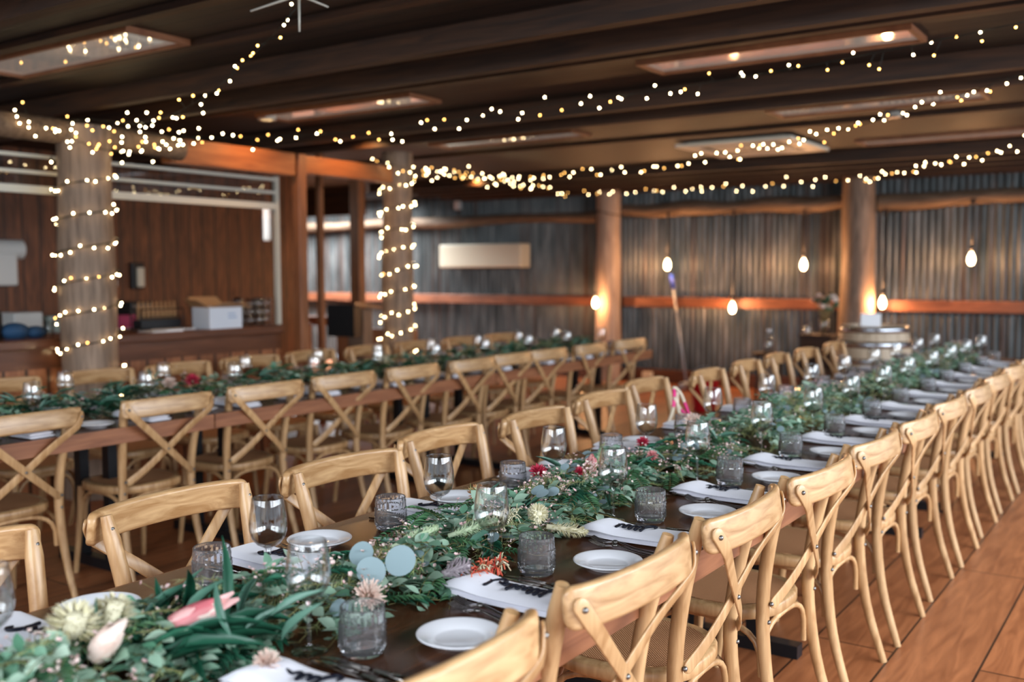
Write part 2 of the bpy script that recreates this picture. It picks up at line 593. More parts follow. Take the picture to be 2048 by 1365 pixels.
def dup(root, loc, rz, label, group=None, scale=None):
    def cp(o, parent):
        c = o.copy()
        COL.objects.link(c)
        c.parent = parent
        for k in CH.get(o.name, []):
            cp(k, c)
        return c
    r = cp(root, None)
    r.location = loc
    r.rotation_euler = (0, 0, rz)
    if scale: r.scale = scale
    r['label'] = label
    if group: r['group'] = group
    return r

class Kind:
    """first call places the prototype itself, later calls place copies"""
    def __init__(s, proto):
        s.p = reg(proto)
        s.used = False
    def put(s, loc, rz, label, group=None, scale=None):
        if not s.used:
            s.used = True
            o = s.p
            o.location = loc
            o.rotation_euler = (0, 0, rz)
            if scale: o.scale = scale
            o['label'] = label
            if group: o['group'] = group
            return o
        return dup(s.p, loc, rz, label, group, scale or (1, 1, 1))

ORD = ['first', 'second', 'third', 'fourth', 'fifth', 'sixth', 'seventh', 'eighth', 'ninth', 'tenth', 'eleventh', 'twelfth', 'thirteenth', 'fourteenth', 'fifteenth', 'sixteenth']

# ================================================================== THE SETTING
def struct(name, mb, mat, **k):
    o = mb.build(name, mat, **k)
    o['kind'] = 'structure'
    return o

struct('floor', MB().box(-14, 1.8, -1.4, 12.2, -0.12, 0), M['floor'], smooth=False)

def corr_sheet(mb, x0, x1, y, z0, z1, amp=0.016, pitch=0.0765, per=8):
    n = int((x1 - x0) / pitch * per)
    vs, fs = [], []
    for i in range(n + 1):
        x = x0 + (x1 - x0) * i / n
        yy = y + amp * math.cos(2 * PI * x / pitch)
        vs += [(x, yy, z0), (x, yy, z1)]
    for i in range(n):
        a = 2 * i
        fs.append((a, a + 2, a + 3, a + 1))
    return mb.add(vs, fs)

struct('wall_back', corr_sheet(MB(), -14, 1.8, 12.03, 0.10, 2.76), M['corr'])
struct('baseboard_back', MB().box(-10.2, 1.7, 11.9, 12.0, 0, 0.17), M['skirting'], smooth=False)

# right side and near end: open bays between square posts under an eave beam, with a low board wall (outside the picture)
wr = MB()
for y in (-1.3, 1.0, 3.2, 5.6, 8.3, 11.3):
    wr.box(1.64, 1.76, y - 0.06, y + 0.06, 0, 2.62)
wr.box(1.64, 1.76, -1.3, 12.0, 2.46, 2.62)
struct('wall_right', wr, M['post_red'], smooth=False)
wn = MB()
for x in (-8.9, -6.3, -3.9, -1.5):
    wn.box(x - 0.06, x + 0.06, -1.36, -1.24, 0, 2.62)
wn.box(-9.0, 1.7, -1.36, -1.24, 2.46, 2.62)
struct('wall_near', wn, M['post_red'], smooth=False)
struct('wall_left', MB().box(-9.12, -9.0, -1.3, 7.98, 0, 2.76).box(-9.12, -9.0, 8.12, 8.5, 0, 2.76).box(-9.12, -9.0, 7.98, 8.12, 0, 1.84).box(-9.12, -9.0, 7.98, 8.12, 2.26, 2.76), M['bar_wall'], smooth=False)
struct('wall_passage', MB().box(-14, -13.9, 7.0, 12.0, 0, 2.76).box(-13.9, -9.12, 8.38, 8.5, 0, 2.76), M['bar_wall'], smooth=False)
area('slit_daylight', (-9.2, 8.05, 2.05), (0, math.radians(-90), 0), 0.40, 0.12, 4, (0.75, 0.95, 1.0), 170)

# ceiling: boards, opened for the added lamp under the added roof sheet over the passage
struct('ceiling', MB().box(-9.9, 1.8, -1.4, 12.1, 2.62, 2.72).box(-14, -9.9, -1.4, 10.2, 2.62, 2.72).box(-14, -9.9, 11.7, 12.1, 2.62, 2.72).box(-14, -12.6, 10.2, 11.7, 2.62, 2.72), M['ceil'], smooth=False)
struct('added_roof_sheet', corr_sheet(MB(), -12.6, -9.9, 0, 10.2, 11.7), M['sheet']).rotation_euler = (math.radians(90), 0, 0)  # roof sheet invented to go with the added passage lamp
bpy.data.objects['added_roof_sheet'].location = (0, 0, 2.74)
struct('added_valance', MB().box(-13.9, -9.2, 9.9, 9.98, 2.24, 2.62), M['joist'], smooth=False)  # board added to hide the bright roof opening from the camera
# joists run parallel to the far wall
jy = -0.73
k = 0
while jy < 11.9:
    rows = (3.08, 5.15, 7.13, 9.2)
    if any(-0.24 < jy - p < 0.18 for p in rows) or 8.2 < jy < 9.4:
        jy += 0.5
        continue
    d = 0.03 if any(-0.80 < jy - p < 0.45 for p in rows) or 7.4 < jy < 8.6 else 0.115
    w = 0.07
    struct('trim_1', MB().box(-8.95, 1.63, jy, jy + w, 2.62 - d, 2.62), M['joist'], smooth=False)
    jy += 0.5
    k += 1
# boards that run over the passage and bar
# glossy panels let into the boards
def light_panel(x0, x1, y0, y1, label, group='milky light panels let into the ceiling'):
    t = thing('ceiling_panel', label, 'light panel', ((x0 + x1) / 2, (y0 + y1) / 2, 2.60), 0, group)
    a, b = (x1 - x0) / 2, (y1 - y0) / 2
    MB().box(-a, a, -b, b, 0.008, 0.018).build('acrylic_panel', M['acrylic'], t, smooth=False)
    f = MB()
    w = 0.022
    f.box(-a - w, a + w, -b - w, -b, -0.008, 0.02).box(-a - w, a + w, b, b + w, -0.008, 0.02)
    f.box(-a - w, -a, -b, b, -0.008, 0.02).box(a, a + w, -b, b, -0.008, 0.02)
    f.build('frame', M['reveal'], t, smooth=False)
    return t
light_panel(-2.56, -1.16, 5.0, 5.29, 'long milky ceiling panel at upper right, nearest of the right hand pair')
light_panel(-2.55, -1.18, 6.97, 7.28, 'long milky ceiling panel at right, between the first one and the air conditioner')
light_panel(-5.65, -4.19, 2.92, 3.24, 'large milky ceiling panel in the top left corner reflecting amber lights')
light_panel(-5.66, -4.24, 5.02, 5.31, 'milky ceiling panel above the bar side with striped reflections')
light_panel(-5.70, -4.24, 7.05, 7.33, 'narrow milky ceiling panel seen above the post where the strings meet')
light_panel(-2.50, -1.1, 9.05, 9.35, 'farthest milky ceiling panel, beyond the air conditioner on the right')

# air conditioner cassette
t = thing('ceiling_air_conditioner', 'square off-white ceiling cassette air conditioner with black slots', 'air conditioner', (-3.36, 8.80, 2.572))
t.scale = (1.06, 1.06, 1.0)
MB().box(-0.42, 0.42, -0.42, 0.42, 0.03, 0.05).build('body', M['white_paint'], t, smooth=False)
pm = MB()
for (x0, x1, y0, y1) in ((-0.5, 0.5, -0.5, -0.36), (-0.5, 0.5, 0.36, 0.5), (-0.5, -0.36, -0.36, 0.36), (0.36, 0.5, -0.36, 0.36), (-0.28, 0.28, -0.28, 0.28)):
    pm.box(x0, x1, y0, y1, 0, 0.03)
pm.build('panel', M['ac_white'], t, smooth=False, bevel=0.004)
for rz in range(4):
    o = MB().box(-0.34, 0.34, 0.285, 0.355, 0.004, 0.012).build('slot', M['black'], t, smooth=False)
    o.rotation_euler = (0, 0, rz * PI / 2)
# downlights
def downlight(x, y, label, on=False):
    t = thing('downlight', label, 'downlight', (x, y, 2.59), 0, 'round downlights in the ceiling')
    MB().lathe([(0.045, 0.0), (0.065, -0.006), (0.068, 0.0), (0.062, 0.03), (0.045, 0.03)], 20).build('trim_ring', M['lamp_off'], t)
    MB().lathe([(1e-7, 0.012), (0.045, 0.012)], 20).build('lens', M['filament'] if on else M['lamp_off'], t)
    return t
downlight(-3.27, 3.97, 'white round downlight at top centre, its rim catching light')
downlight(-5.81, 3.92, 'faint round downlight above the light-wrapped near post')
downlight(-0.86, 5.97, 'round downlight near the right edge, behind the long panel')
downlight(-3.31, 5.94, 'small round downlight over the middle, beside the string of lights')
downlight(-1.87, 7.66, 'round downlight beyond the second long panel on the right')
for x, y, lb in ((-5.70, 5.13, 'lit downlight glowing beside the orange beam over the bar'), (-5.72, 6.12, 'lit downlight between the bar post and the farther wrapped post'), (-7.2, 9.75, 'lit downlight glowing amber just right of the farther wrapped post')):
    d = downlight(x, y, lb, True)
    s = bpy.data.lights.new('lamp', 'SPOT')
    s.energy = 13
    s.color = (1.0, 0.50, 0.18)
    s.spot_size = math.radians(150)
    s.shadow_soft_size = 0.04
    so = bpy.data.objects.new('lamp', s)
    COL.objects.link(so)
    so.parent = d
    so.location = (0, 0, -0.01)

# ------------------------------------------------------------------ posts and beams
rng = np.random.RandomState(7)
def log_post(x, y, r0, r1, z1, label, mat, lean=(0, 0), flare=0.0):
    mb = MB()
    pts, rad = [], []
    for i in range(15):
        z = z1 * i / 14
        pts.append((x + lean[0] * z + 0.006 * math.sin(3 * z + x), y + lean[1] * z, z))
        rad.append(r0 + (r1 - r0) * i / 14 + flare * math.exp(-z * 2.2) + 0.006 * math.sin(5.3 * z + x))
    mb.tube(pts, rad, 20)
    return tag(mb.build('timber_post', mat, weld=True, auto=50), label, 'post')
POST_A = (-5.95, 3.80)
POST_B = (-6.05, 6.98)
log_post(*POST_A, 0.185, 0.165, 2.40, 'thick near timber post at left spirally wrapped in fairy lights', M['log_z'])
log_post(*POST_B, 0.15, 0.135, 2.55, 'slimmer timber post at the bar corner spirally wrapped in fairy lights', M['log_z'])
log_post(-6.5, 11.78, 0.175, 0.165, 2.62, 'smooth pale timber post against the corrugated wall, left of the hanging lamps', M['log_pale'])
log_post(-3.22, 11.78, 0.20, 0.175, 2.62, 'flared timber post against the corrugated wall behind the barrel', M['log_z'], flare=0.05)
# log bearer on top of the near post
mb = MB().tube(smooth_path([(-5.98, 2.2, 2.35), (-5.96, 3.3, 2.36), (-5.95, 4.2, 2.35), (-5.95, 4.55, 2.33)], 6), 0.078, 16)
tag(mb.build('log_bearer', M['log_x'], weld=True, auto=50), 'round log bearer lying across the top of the near wrapped post', 'beam')
mb = MB().box(-6.11, -5.99, 4.5, 5.68, 2.24, 2.42)
tag(mb.build('timber_beam', M['beam_red'], smooth=False, bevel=0.006), 'orange-lit beam over the bar opening, left of the bar post', 'beam')
mb = MB().box(-6.11, -5.99, 5.79, 6.86, 2.27, 2.41)
tag(mb.build('timber_beam', M['beam_red'], smooth=False, bevel=0.006), 'orange-lit beam from the bar post to the farther wrapped post', 'beam')
tag(MB().box(-6.07, -5.99, 5.71, 5.80, 0, 2.42).build('square_post', M['post_red'], smooth=False, bevel=0.008), 'square red-brown post at the right end of the bar counter', 'post')
tag(MB().box(-7.07, -7.01, 6.95, 7.01, 0, 2.62).build('square_post', M['post_red'], smooth=False, bevel=0.008), 'narrow red-brown post just right of the bar post', 'post')
tag(MB().box(-8.02, -7.88, 8.42, 8.53, 0, 2.62).build('square_post', M['post_red'], smooth=False, bevel=0.008), 'dark red post in front of the daylit corrugated wall', 'post')
# wall rails
def rail_log(x0, x1, z, r, label, mat, name, y=11.93, seed=0):
    n = 16
    pts = [(x0 + (x1 - x0) * i / n, y - 0.03, z + 0.015 * math.sin(i * 1.1 + seed)) for i in range(n + 1)]
    rad = [r + 0.012 * math.sin(i * 0.8 + seed * 2) for i in range(n + 1)]
    return tag(MB().tube(pts, rad, 12).build(name, mat, weld=True, auto=50), label, 'rail')
rail_log(-13.8, -6.65, 2.22, 0.075, 'round log rail high on the wall, left of the smooth pale post', M['log_x'], 'log_rail')
rail_log(-6.33, -3.42, 2.27, 0.088, 'thick log rail carrying the hanging lamps between the two wall posts', M['log_x'], 'log_rail', seed=2)
rail_log(-3.02, 3.0, 2.26, 0.088, 'thick log rail high on the wall, right of the flared post', M['log_x'], 'log_rail', seed=4)
for x0, x1, lb in ((-13.8, -6.66, 'sawn rail at waist height, left of the smooth pale post'), (-6.34, -3.42, 'sawn rail glowing orange behind the hanging lamps'), (-3.0, 1.7, 'sawn rail at waist height, right of the flared post')):
    tag(MB().box(x0, x1, 11.90, 12.0, 1.0, 1.13).build('sawn_rail', M['rail'], smooth=False, bevel=0.008), lb, 'rail')

# ------------------------------------------------------------------ bar
t = thing('bar_counter', 'long bar counter with dark top and upright red board front', 'counter', (-6.3, 2.0, 0))
MB().box(-0.42, 0.17, -3.2, 3.66, 0.97, 1.035).build('countertop', M['bar_top'], t, smooth=False, bevel=0.01)
MB().box(0.05, 0.12, -3.2, 3.67, 0.84, 0.97).build('top_rail', M['bar_top'], t, smooth=False)
MB().box(0.05, 0.11, -3.2, 3.67, 0, 0.84).build('front_panel', M['bar_front'], t, smooth=False)
MB().box(-0.40, -0.34, -3.2, 3.64, 0, 0.97).build('back_panel', M['bar_wall'], t, smooth=False)
tag(MB().bar((-6.1, 5.83, 0.49), (-7.06, 6.83, 0.49), 0.06, 0.98).build('low_wall', M['bar_front'], smooth=False), 'waist-high board wall running back from the bar post', 'low wall')
tag(MB().bar((-8.25, 8.45, 0.41), (-7.2, 8.6, 0.41), 0.06, 0.82).build('low_wall', M['bar_front'], smooth=False), 'low orange board panel at the foot of the dark red post', 'low wall')
tag(MB().box(-12.6, -9.2, 9.8, 9.88, 0.74, 0.86).box(-11.4, -11.3, 9.8, 9.88, 0, 0.74).box(-9.4, -9.3, 9.8, 9.88, 0, 0.74).build('handrail', M['rail'], smooth=False), 'dark red horizontal handrail in front of the daylit wall', 'rail')
# raised servery window over the bar
t = thing('servery_window', 'raised glazed servery window with three grey rails over the bar', 'window', (-6.2, 2.0, 2.0))
for z, h in ((0.0, 0.05), (0.11, 0.022), (0.215, 0.022)):
    MB().box(-0.025, 0.025, -3.2, 3.64, z - h / 2, z + h / 2).build('rail', M['alu'], t, smooth=False)
MB().box(-0.02, 0.02, 3.64, 3.675, -0.96, 0.24).build('side_channel', M['alu'], t, smooth=False)
MB().box(-0.003, 0.003, -3.2, 3.64, 0.025, 0.205).build('pane', M['pane'], t, smooth=False)

# bench at the back of the bar and the clutter on it
t = thing('back_bench', 'pale-edged bench against the dark board wall behind the bar', 'bench', (-8.65, 3.0, 0))
MB().box(-0.32, 0.34, -4.1, 3.3, 0.88, 0.94).build('benchtop', M['bench'], t, smooth=False)
MB().box(-0.30, 0.30, -4.1, 3.3, 0.0, 0.88).build('cabinet', M['bar_wall'], t, smooth=False)
def solid(name, label, cat, mb, mat, group=None, **k):
    return tag(mb.build(name, mat, **k), label, cat, group)
solid('storage_tub', 'large white storage tub on the bench at the far left', 'tub', MB().box(-8.66, -8.4, 4.66, 4.92, 0.94, 1.12), M['white_plastic'], smooth=False, bevel=0.01)
solid('storage_tub', 'pale green tub beside the white tub on the bench', 'tub', MB().box(-8.66, -8.4, 4.98, 5.12, 0.94, 1.08), M['green_tub'], smooth=False, bevel=0.01)
solid('storage_tub', 'small white canister with red lid next to the near post', 'tub', MB().lathe([(1e-7, 0), (0.06, 0), (0.06, 0.17), (1e-7, 0.17)], 16, (-8.5, 5.3, 0.94)), M['white_plastic'])
solid('carton', 'pink carton on the bench just right of the near post', 'carton', MB().box(-8.6, -8.4, 5.68, 5.86, 0.94, 1.06), M['pink_box'], smooth=False)
t = thing('bench_oven', 'dark box-shaped oven on the back bench', 'oven', (-8.72, 6.02, 0.94))
MB().box(-0.2, 0.2, -0.13, 0.13, 0, 0.24).build('body', M['black'], t, smooth=False, bevel=0.008)
MB().box(0.201, 0.215, -0.11, 0.11, 0.19, 0.21).build('handle', M['bolt'], t, smooth=False)
solid('tall_bottle', 'tall black bottle standing at the far left of the bar', 'bottle', MB().lathe([(1e-7, 0), (0.055, 0), (0.055, 0.16), (0.03, 0.21), (0.022, 0.27), (1e-7, 0.27)], 16, (-6.42, 3.42, 1.035)), M['black'])
bg2 = MB()
bg2.ball((0, 0, 0.05), 0.09, 14, 8, (0.9, 1.1, 0.65))
bg2.ball((0.02, 0.13, 0.04), 0.07, 12, 8, (0.9, 1.1, 0.6))
o = solid('cloth_bundle', 'crumpled dark blue cloth bundle on the bar at far left', 'cloth', bg2, M['blue_bag'])
o.location = (-6.4, 3.55, 1.03)
solid('small_jug', 'small clear glass on the bar left of the near post', 'glass', MB().lathe([(1e-7, 0.004), (0.03, 0.0), (0.034, 0.11), (0.031, 0.11), (0.027, 0.01), (1e-7, 0.012)], 16, (-6.35, 3.74 + 0.02, 1.035)), M['glass'])
t = thing('towel_dispenser', 'white paper towel dispenser on the dark boards at the left edge', 'dispenser', (-8.9, 4.78, 1.35))
MB().box(-0.1, 0.08, -0.3, 0.17, 0, 0.30).build('body', M['white_plastic'], t, smooth=False, bevel=0.02)
MB().tube([(-0.01, -0.3, 0.33), (-0.01, 0.25, 0.33)], 0.09, 16).build('lid', M['white_plastic'], t, weld=True, auto=50)
t = thing('wall_telephone', 'beige telephone handset hanging on the board wall behind the bar', 'telephone', (-8.97, 6.28, 1.3))
MB().box(-0.03, 0.03, -0.07, 0.07, 0.0, 0.27).build('body', M['black'], t, smooth=False, bevel=0.01)
MB().box(0.03, 0.07, -0.03, 0.05, 0.02, 0.22).build('handset', M['cream'], t, smooth=False, bevel=0.012)
t = thing('power_outlet', 'small white power outlet on the boards beside the telephone', 'outlet', (-8.99, 6.0, 1.36))
MB().box(-0.01, 0.012, -0.06, 0.06, -0.035, 0.035).build('plate', M['white_plastic'], t, smooth=False, bevel=0.003)
MB().box(0.012, 0.03, 0.0, 0.045, -0.02, 0.02).build('plug', M['white_plastic'], t, smooth=False)

# carton on the counter
t = thing('open_carton', 'white carton with open brown flaps standing on the bar', 'carton', (-6.25, 5.08, 1.035), math.radians(-3))
t.scale = (0.72, 0.68, 0.95)
cb = MB()
cb.box(-0.15, 0.15, -0.22, 0.22, 0, 0.004)
for a in ((-0.15, -0.146, -0.22, 0.22), (0.146, 0.15, -0.22, 0.22), (-0.146, 0.146, -0.22, -0.216), (-0.146, 0.146, 0.216, 0.22)):
    cb.box(a[0], a[1], a[2], a[3], 0.004, 0.175)
cb.build('box_wall', M['carton'], t, smooth=False)
for pts in ([(0.15, -0.22, 0.175), (0.15, 0.22, 0.175), (0.27, 0.20, 0.20), (0.27, -0.10, 0.215)], [(-0.15, -0.22, 0.175), (-0.15, 0.22, 0.175), (-0.25, 0.18, 0.25), (-0.25, -0.2, 0.25)],
            [(-0.15, -0.22, 0.175), (0.15, -0.22, 0.175), (0.13, -0.36, 0.235), (-0.12, -0.35, 0.24)], [(-0.15, 0.22, 0.175), (0.15, 0.22, 0.175), (0.13, 0.36, 0.165), (-0.12, 0.35, 0.17)]):
    q = [np.array(p) for p in pts]
    nn = np.cross(q[1] - q[0], q[3] - q[0])
    nn = nn / np.linalg.norm(nn) * 0.004
    MB().add([*q, *[p + nn for p in q]], [(0, 1, 2, 3), (7, 6, 5, 4), (0, 4, 5, 1), (1, 5, 6, 2), (2, 6, 7, 3), (3, 7, 4, 0)]).build('flap', M['kraft'], t, smooth=False)
MB().box(0.1502, 0.151, 0.03, 0.13, 0.11, 0.122).box(0.1502, 0.151, 0.03, 0.15, 0.082, 0.094).build('print', M['blue_print'], t, smooth=False)
# paper stack
solid('paper_stack', 'loose pinkish papers lying on the bar left of the carton', 'papers', MB().box(-6.32, -6.14, 4.42, 4.68, 1.035, 1.042).box(-6.34, -6.16, 4.55, 4.80, 1.042, 1.048), M['card'], smooth=False)
# bottle rack
t = thing('bottle_rack', 'dark rack of small bottles on the bar left of the carton', 'rack', (-6.44, 4.72, 1.035))
rk = MB()
for yy in (-0.19, 0.19):
    rk.tube([(0, yy, 0), (0, yy, 0.16)], 0.006, 6).tube([(-0.12, yy, 0), (-0.12, yy, 0.16)], 0.006, 6)
for z in (0.01, 0.09, 0.155):
    for x in (0, -0.12):
        rk.tube([(x, -0.19, z), (x, 0.19, z)], 0.005, 6)
rk.build('frame', M['black'], t)
MB().box(-0.11, -0.01, -0.18, 0.18, 0.016, 0.075).build('tray', M['black'], t, smooth=False)
bk = Kind(tag(MB().lathe([(1e-7, 0), (0.016, 0), (0.016, 0.08), (0.007, 0.11), (0.007, 0.135), (1e-7, 0.135)], 10).build('small_bottle', M['kraft']), None, 'bottle'))
for i in range(9):
    bk.put((-6.5 + 0.0, 4.56 + 0.039 * i, 1.112), 0, 'small copper-topped bottle, %s from the left in the dark rack on the bar' % ORD[i], 'small bottles in the rack')
# tumblers and jars on the bar
tb = Kind(tag(MB().lathe([(1e-7, 0.006), (0.03, 0.0), (0.034, 0.09), (0.031, 0.09), (0.027, 0.012), (1e-7, 0.014)], 14).build('bar_tumbler', M['glass']), None, 'glass'))
for i, (yy, n) in enumerate(((5.37, 2), (5.455, 3), (5.54, 3))):
    for j in range(2):
        for h in range(n):
            tb.put((-6.2 - 0.08 * j, yy - 0.02 * j, 1.036 + 0.066 * h), 0,
                   ('clear bar tumbler, %s from the base, %s stack, %s row, beside the carton' % (ORD[h], ('left', 'middle', 'right')[i], ('front', 'rear')[j])), 'stacked tumblers on the bar')
jr = empty('glass_jar')
tag(jr, None, 'jar')
MB().lathe([(1e-7, 0.004), (0.062, 0.0), (0.066, 0.02), (0.066, 0.13), (0.045, 0.165), (0.045, 0.19), (0.042, 0.19), (0.042, 0.16), (0.062, 0.128), (0.062, 0.02), (1e-7, 0.015)], 20).build('jar_body', M['glass'], jr)
MB().lathe([(1e-7, 0.225), (0.02, 0.222), (0.047, 0.205), (0.047, 0.188), (0.04, 0.184), (1e-7, 0.186)], 18).build('lid', M['glass_solid'], jr)
JR = Kind(jr)
JR.put((-6.34, 5.56, 1.035), 0, 'lidded glass jar on the bar, leftmost of the three by the post', 'glass jars at the end of the bar')
JR.put((-6.60, 5.58, 1.035), 0, 'lidded glass jar on the bar, behind the other two', 'glass jars at the end of the bar')
JR.put((-6.48, 5.48, 1.035), 0, 'lidded glass jar on the bar, nearest to the tumbler stacks', 'glass jars at the end of the bar')

# lectern in the passage
t = thing('lectern', 'dark timber lectern with sloping top standing beyond the bar', 'lectern', (-7.3, 7.75, 0), math.radians(8))
MB().add([(-0.2, -0.3, 1.16), (0.2, -0.3, 1.13), (0.2, 0.32, 1.06), (-0.2, 0.32, 1.10), (-0.2, -0.3, 1.19), (0.2, -0.3, 1.16), (0.2, 0.32, 1.09), (-0.2, 0.32, 1.13)],
         [(0, 3, 2, 1), (4, 5, 6, 7), (0, 1, 5, 4), (1, 2, 6, 5), (2, 3, 7, 6), (3, 0, 4, 7)]).build('top', M['bar_top'], t, smooth=False)
MB().box(-0.1, 0.1, -0.02, 0.16, 0.04, 1.08).build('column', M['log_z'], t, smooth=False, bevel=0.01)
MB().box(-0.17, 0.17, -0.28, -0.16, 0.80, 1.13).build('shelf_box', M['black'], t, smooth=False)
MB().box(-0.2, 0.2, -0.2, 0.3, 0, 0.05).build('base', M['bar_top'], t, smooth=False)
sp = MB().box(-0.02, 0.02, -0.2, 0.0, 0.93, 0.98)
sp.build('bracket', M['bar_top'], t, smooth=False)

# heater and small fittings on the far wall
t = thing('wall_heater', 'long cream box heater mounted on the corrugated wall at left', 'heater', (-8.58, 11.88, 1.53))
MB().box(-0.73, 0.73, -0.20, 0.06, 0, 0.34).build('casing', M['white_paint'], t, smooth=False, bevel=0.02)
MB().box(-0.70, 0.70, -0.16, 0.02, -0.006, 0.0).build('outlet', M['black'], t, smooth=False)
solid('wall_sensor', 'tiny white sensor high on the wall above the cream heater', 'sensor', MB().box(-9.2, -9.1, 11.90, 11.98, 2.40, 2.53), M['white_plastic'], smooth=False, bevel=0.01)
solid('floor_outlet', 'pale outlet box low on the skirting below the lamps', 'outlet', MB().box(-6.02, -5.88, 11.84, 11.9, 0.03, 0.14), M['white_paint'], smooth=False, bevel=0.01)

# festoon of filament lamps on the far wall
lamp_spots = [(-6.565, 2.26, 1.06), (-5.62, 2.20, 1.56), (-4.73, 2.20, 1.02), (-3.845, 2.17, 1.55), (-2.93, 2.14, 1.11), (-2.01, 2.22, 1.60)]
LLAB = ['glowing filament lamp in front of the smooth pale post, hanging low', 'glowing filament lamp hanging high, above the blue-ended mop', 'glowing filament lamp hanging low in the middle of the orange rail',
        'glowing filament lamp hanging high, left of the flared post', 'glowing filament lamp hanging low just above the barrel', 'glowing filament lamp hanging high at the far right']
for (x, zt, zb), lb in zip(lamp_spots, LLAB):
    yy = 11.76 if x > -6.4 else 11.70
    y2 = yy if x > -6.4 else 11.56
    t = thing('hanging_lamp', lb, 'hanging lamp', (x, y2, zb), 0, 'filament lamps hanging along the wall')
    prof = [(1e-7, -0.075), (0.02, -0.07), (0.034, -0.045), (0.038, -0.015), (0.032, 0.02), (0.018, 0.05), (0.014, 0.065), (1e-7, 0.066)]
    MB().lathe(prof, 16).build('bulb', M['filament'], t)
    MB().lathe([(1e-7, 0.066), (0.018, 0.064), (0.02, 0.12), (0.008, 0.135), (1e-7, 0.136)], 12).build('socket', M['black'], t)
    MB().tube([(0, 0, 0.13), (0, 0.01, zt - zb - 0.05)], 0.009, 6).build('cord', M['black'], t)
    MB().lathe([(1e-7, 0), (0.02, 0), (0.016, 0.07), (1e-7, 0.075)], 10, (0, 0.01, zt - zb - 0.05)).build('hook', M['black'], t)
    lamp('lamp_light', (0, -0.07, -0.02), 26.0, (1.0, 0.48, 0.20), 0.04, t)
pts = []
xs = [-7.0] + [p[0] for p in lamp_spots] + [-0.9, 0.6]
zs = [2.24] + [p[1] + 0.02 for p in lamp_spots] + [2.2, 2.24]
for i in range(len(xs) - 1):
    for j in range(8):
        u = j / 8
        pts.append((xs[i] + (xs[i + 1] - xs[i]) * u, 11.55 if xs[i] < -6.0 and xs[i] + (xs[i + 1] - xs[i]) * u < -6.2 else 11.77, zs[i] + (zs[i + 1] - zs[i]) * u - 0.10 * 4 * u * (1 - u) * (0.6 if i else 0.2)))
solid('supply_cable', 'black supply cable looping between the hanging lamps', 'cable', MB().tube(pts, 0.006, 6), M['black'])

# mop, bucket
t = thing('mop', 'grey-handled mop with blue grip leaning on the corrugated wall', 'mop', (0, 0, 0))
a, b = V3(-5.15, 11.35, 0.05), V3(-5.60, 11.84, 1.42)
MB().tube([a, b], 0.015, 8).build('handle', M['grey_pole'], t)
MB().tube([a + (b - a) * 0.87, a + (b - a) * 1.0], 0.026, 10).build('grip', M['blue'], t)
MB().tube([a + (b - a) * 0.66, a + (b - a) * 0.70], 0.017, 10).build('sleeve', M['cream'], t)
mh = MB()
for i in range(26):
    an = 2 * PI * i / 26
    mh.tube([a + V3(0, 0, 0.05), a + V3(0.07 * math.cos(an), 0.07 * math.sin(an), 0.03), a + V3(0.12 * math.cos(an), 0.11 * math.sin(an), -0.042)], 0.008, 5)
mh.build('mop_head', M['grey_pole'], t)
t = thing('bucket', 'bright red bucket on the floor behind the left hand chairs', 'bucket', (-4.2, 9.7, 0))
MB().lathe([(1e-7, 0), (0.11, 0), (0.115, 0.02), (0.155, 0.33), (0.162, 0.34), (0.152, 0.335), (0.11, 0.02), (1e-7, 0.02)], 22).build('body', M['red'], t)
MB().tube([(0.155 * math.cos(x), 0.02, 0.33 + 0.14 * math.sin(x)) for x in np.linspace(0, PI, 12)], 0.005, 6).build('handle', M['grey_pole'], t)
solid('dust_pan', 'small red dustpan standing by the foot of the mop', 'dustpan', MB().box(-5.06, -4.92, 11.2, 11.3, 0.0, 0.10).box(-5.0, -4.98, 11.24, 11.26, 0.1, 0.22), M['red'], smooth=False)

# barrel
t = thing('wine_barrel', 'upright oak wine barrel with galvanised hoops beside the flared post', 'barrel', (-2.50, 9.75, 0))
prof = [(1e-7, 0.0), (0.29, 0.0)]
for i in range(13):
    z = 0.95 * i / 12
    prof.append((0.30 + 0.055 * math.sin(PI * i / 12), z))
prof += [(0.285, 0.95), (0.28, 0.92), (1e-7, 0.92)]
MB().lathe(prof, 32).build('barrel_body', M['stave'], t, weld=True, auto=40)
for z0, h in ((0.89, 0.055), (0.75, 0.06), (0.60, 0.05), (0.30, 0.05), (0.14, 0.06), (0.01, 0.05)):
    f = lambda z: 0.30 + 0.055 * math.sin(PI * z / 0.95) + 0.004
    MB().lathe([(f(z0), z0), (f(z0) + 0.003, z0), (f(z0 + h) + 0.003, z0 + h), (f(z0 + h), z0 + h)], 32).build('hoop', M['hoop'], t)
t = thing('sign_card', 'blank white card standing on top of the barrel', 'card', (-2.50, 9.62, 0.925), math.radians(28))
MB().box(-0.09, 0.09, -0.012, 0.0, 0, 0.14).build('front', M['card'], t, smooth=False)
MB().add([(-0.09, 0.012, 0.135), (0.09, 0.012, 0.135), (0.09, 0.09, 0.0), (-0.09, 0.09, 0.0), (-0.09, 0.0, 0.135), (0.09, 0.0, 0.135), (0.09, 0.08, 0.0), (-0.09, 0.08, 0.0)],
         [(0, 1, 2, 3), (7, 6, 5, 4), (0, 4, 5, 1), (2, 6, 7, 3), (1, 5, 6, 2), (0, 3, 7, 4)]).build('stand', M['card'], t, smooth=False)

# crate table with vase, jar; bottle
t = thing('crate_stand', 'dark wooden crate stand left of the barrel', 'stand', (-3.28, 10.6, 0))
t.scale = (0.66, 0.66, 1)
cr = MB()
for x in (-0.24, 0.20):
    for y in (-0.24, 0.20):
        MB().box(x, x + 0.04, y, y + 0.04, 0, 0.76).build('leg', M['joist'], t, smooth=False)

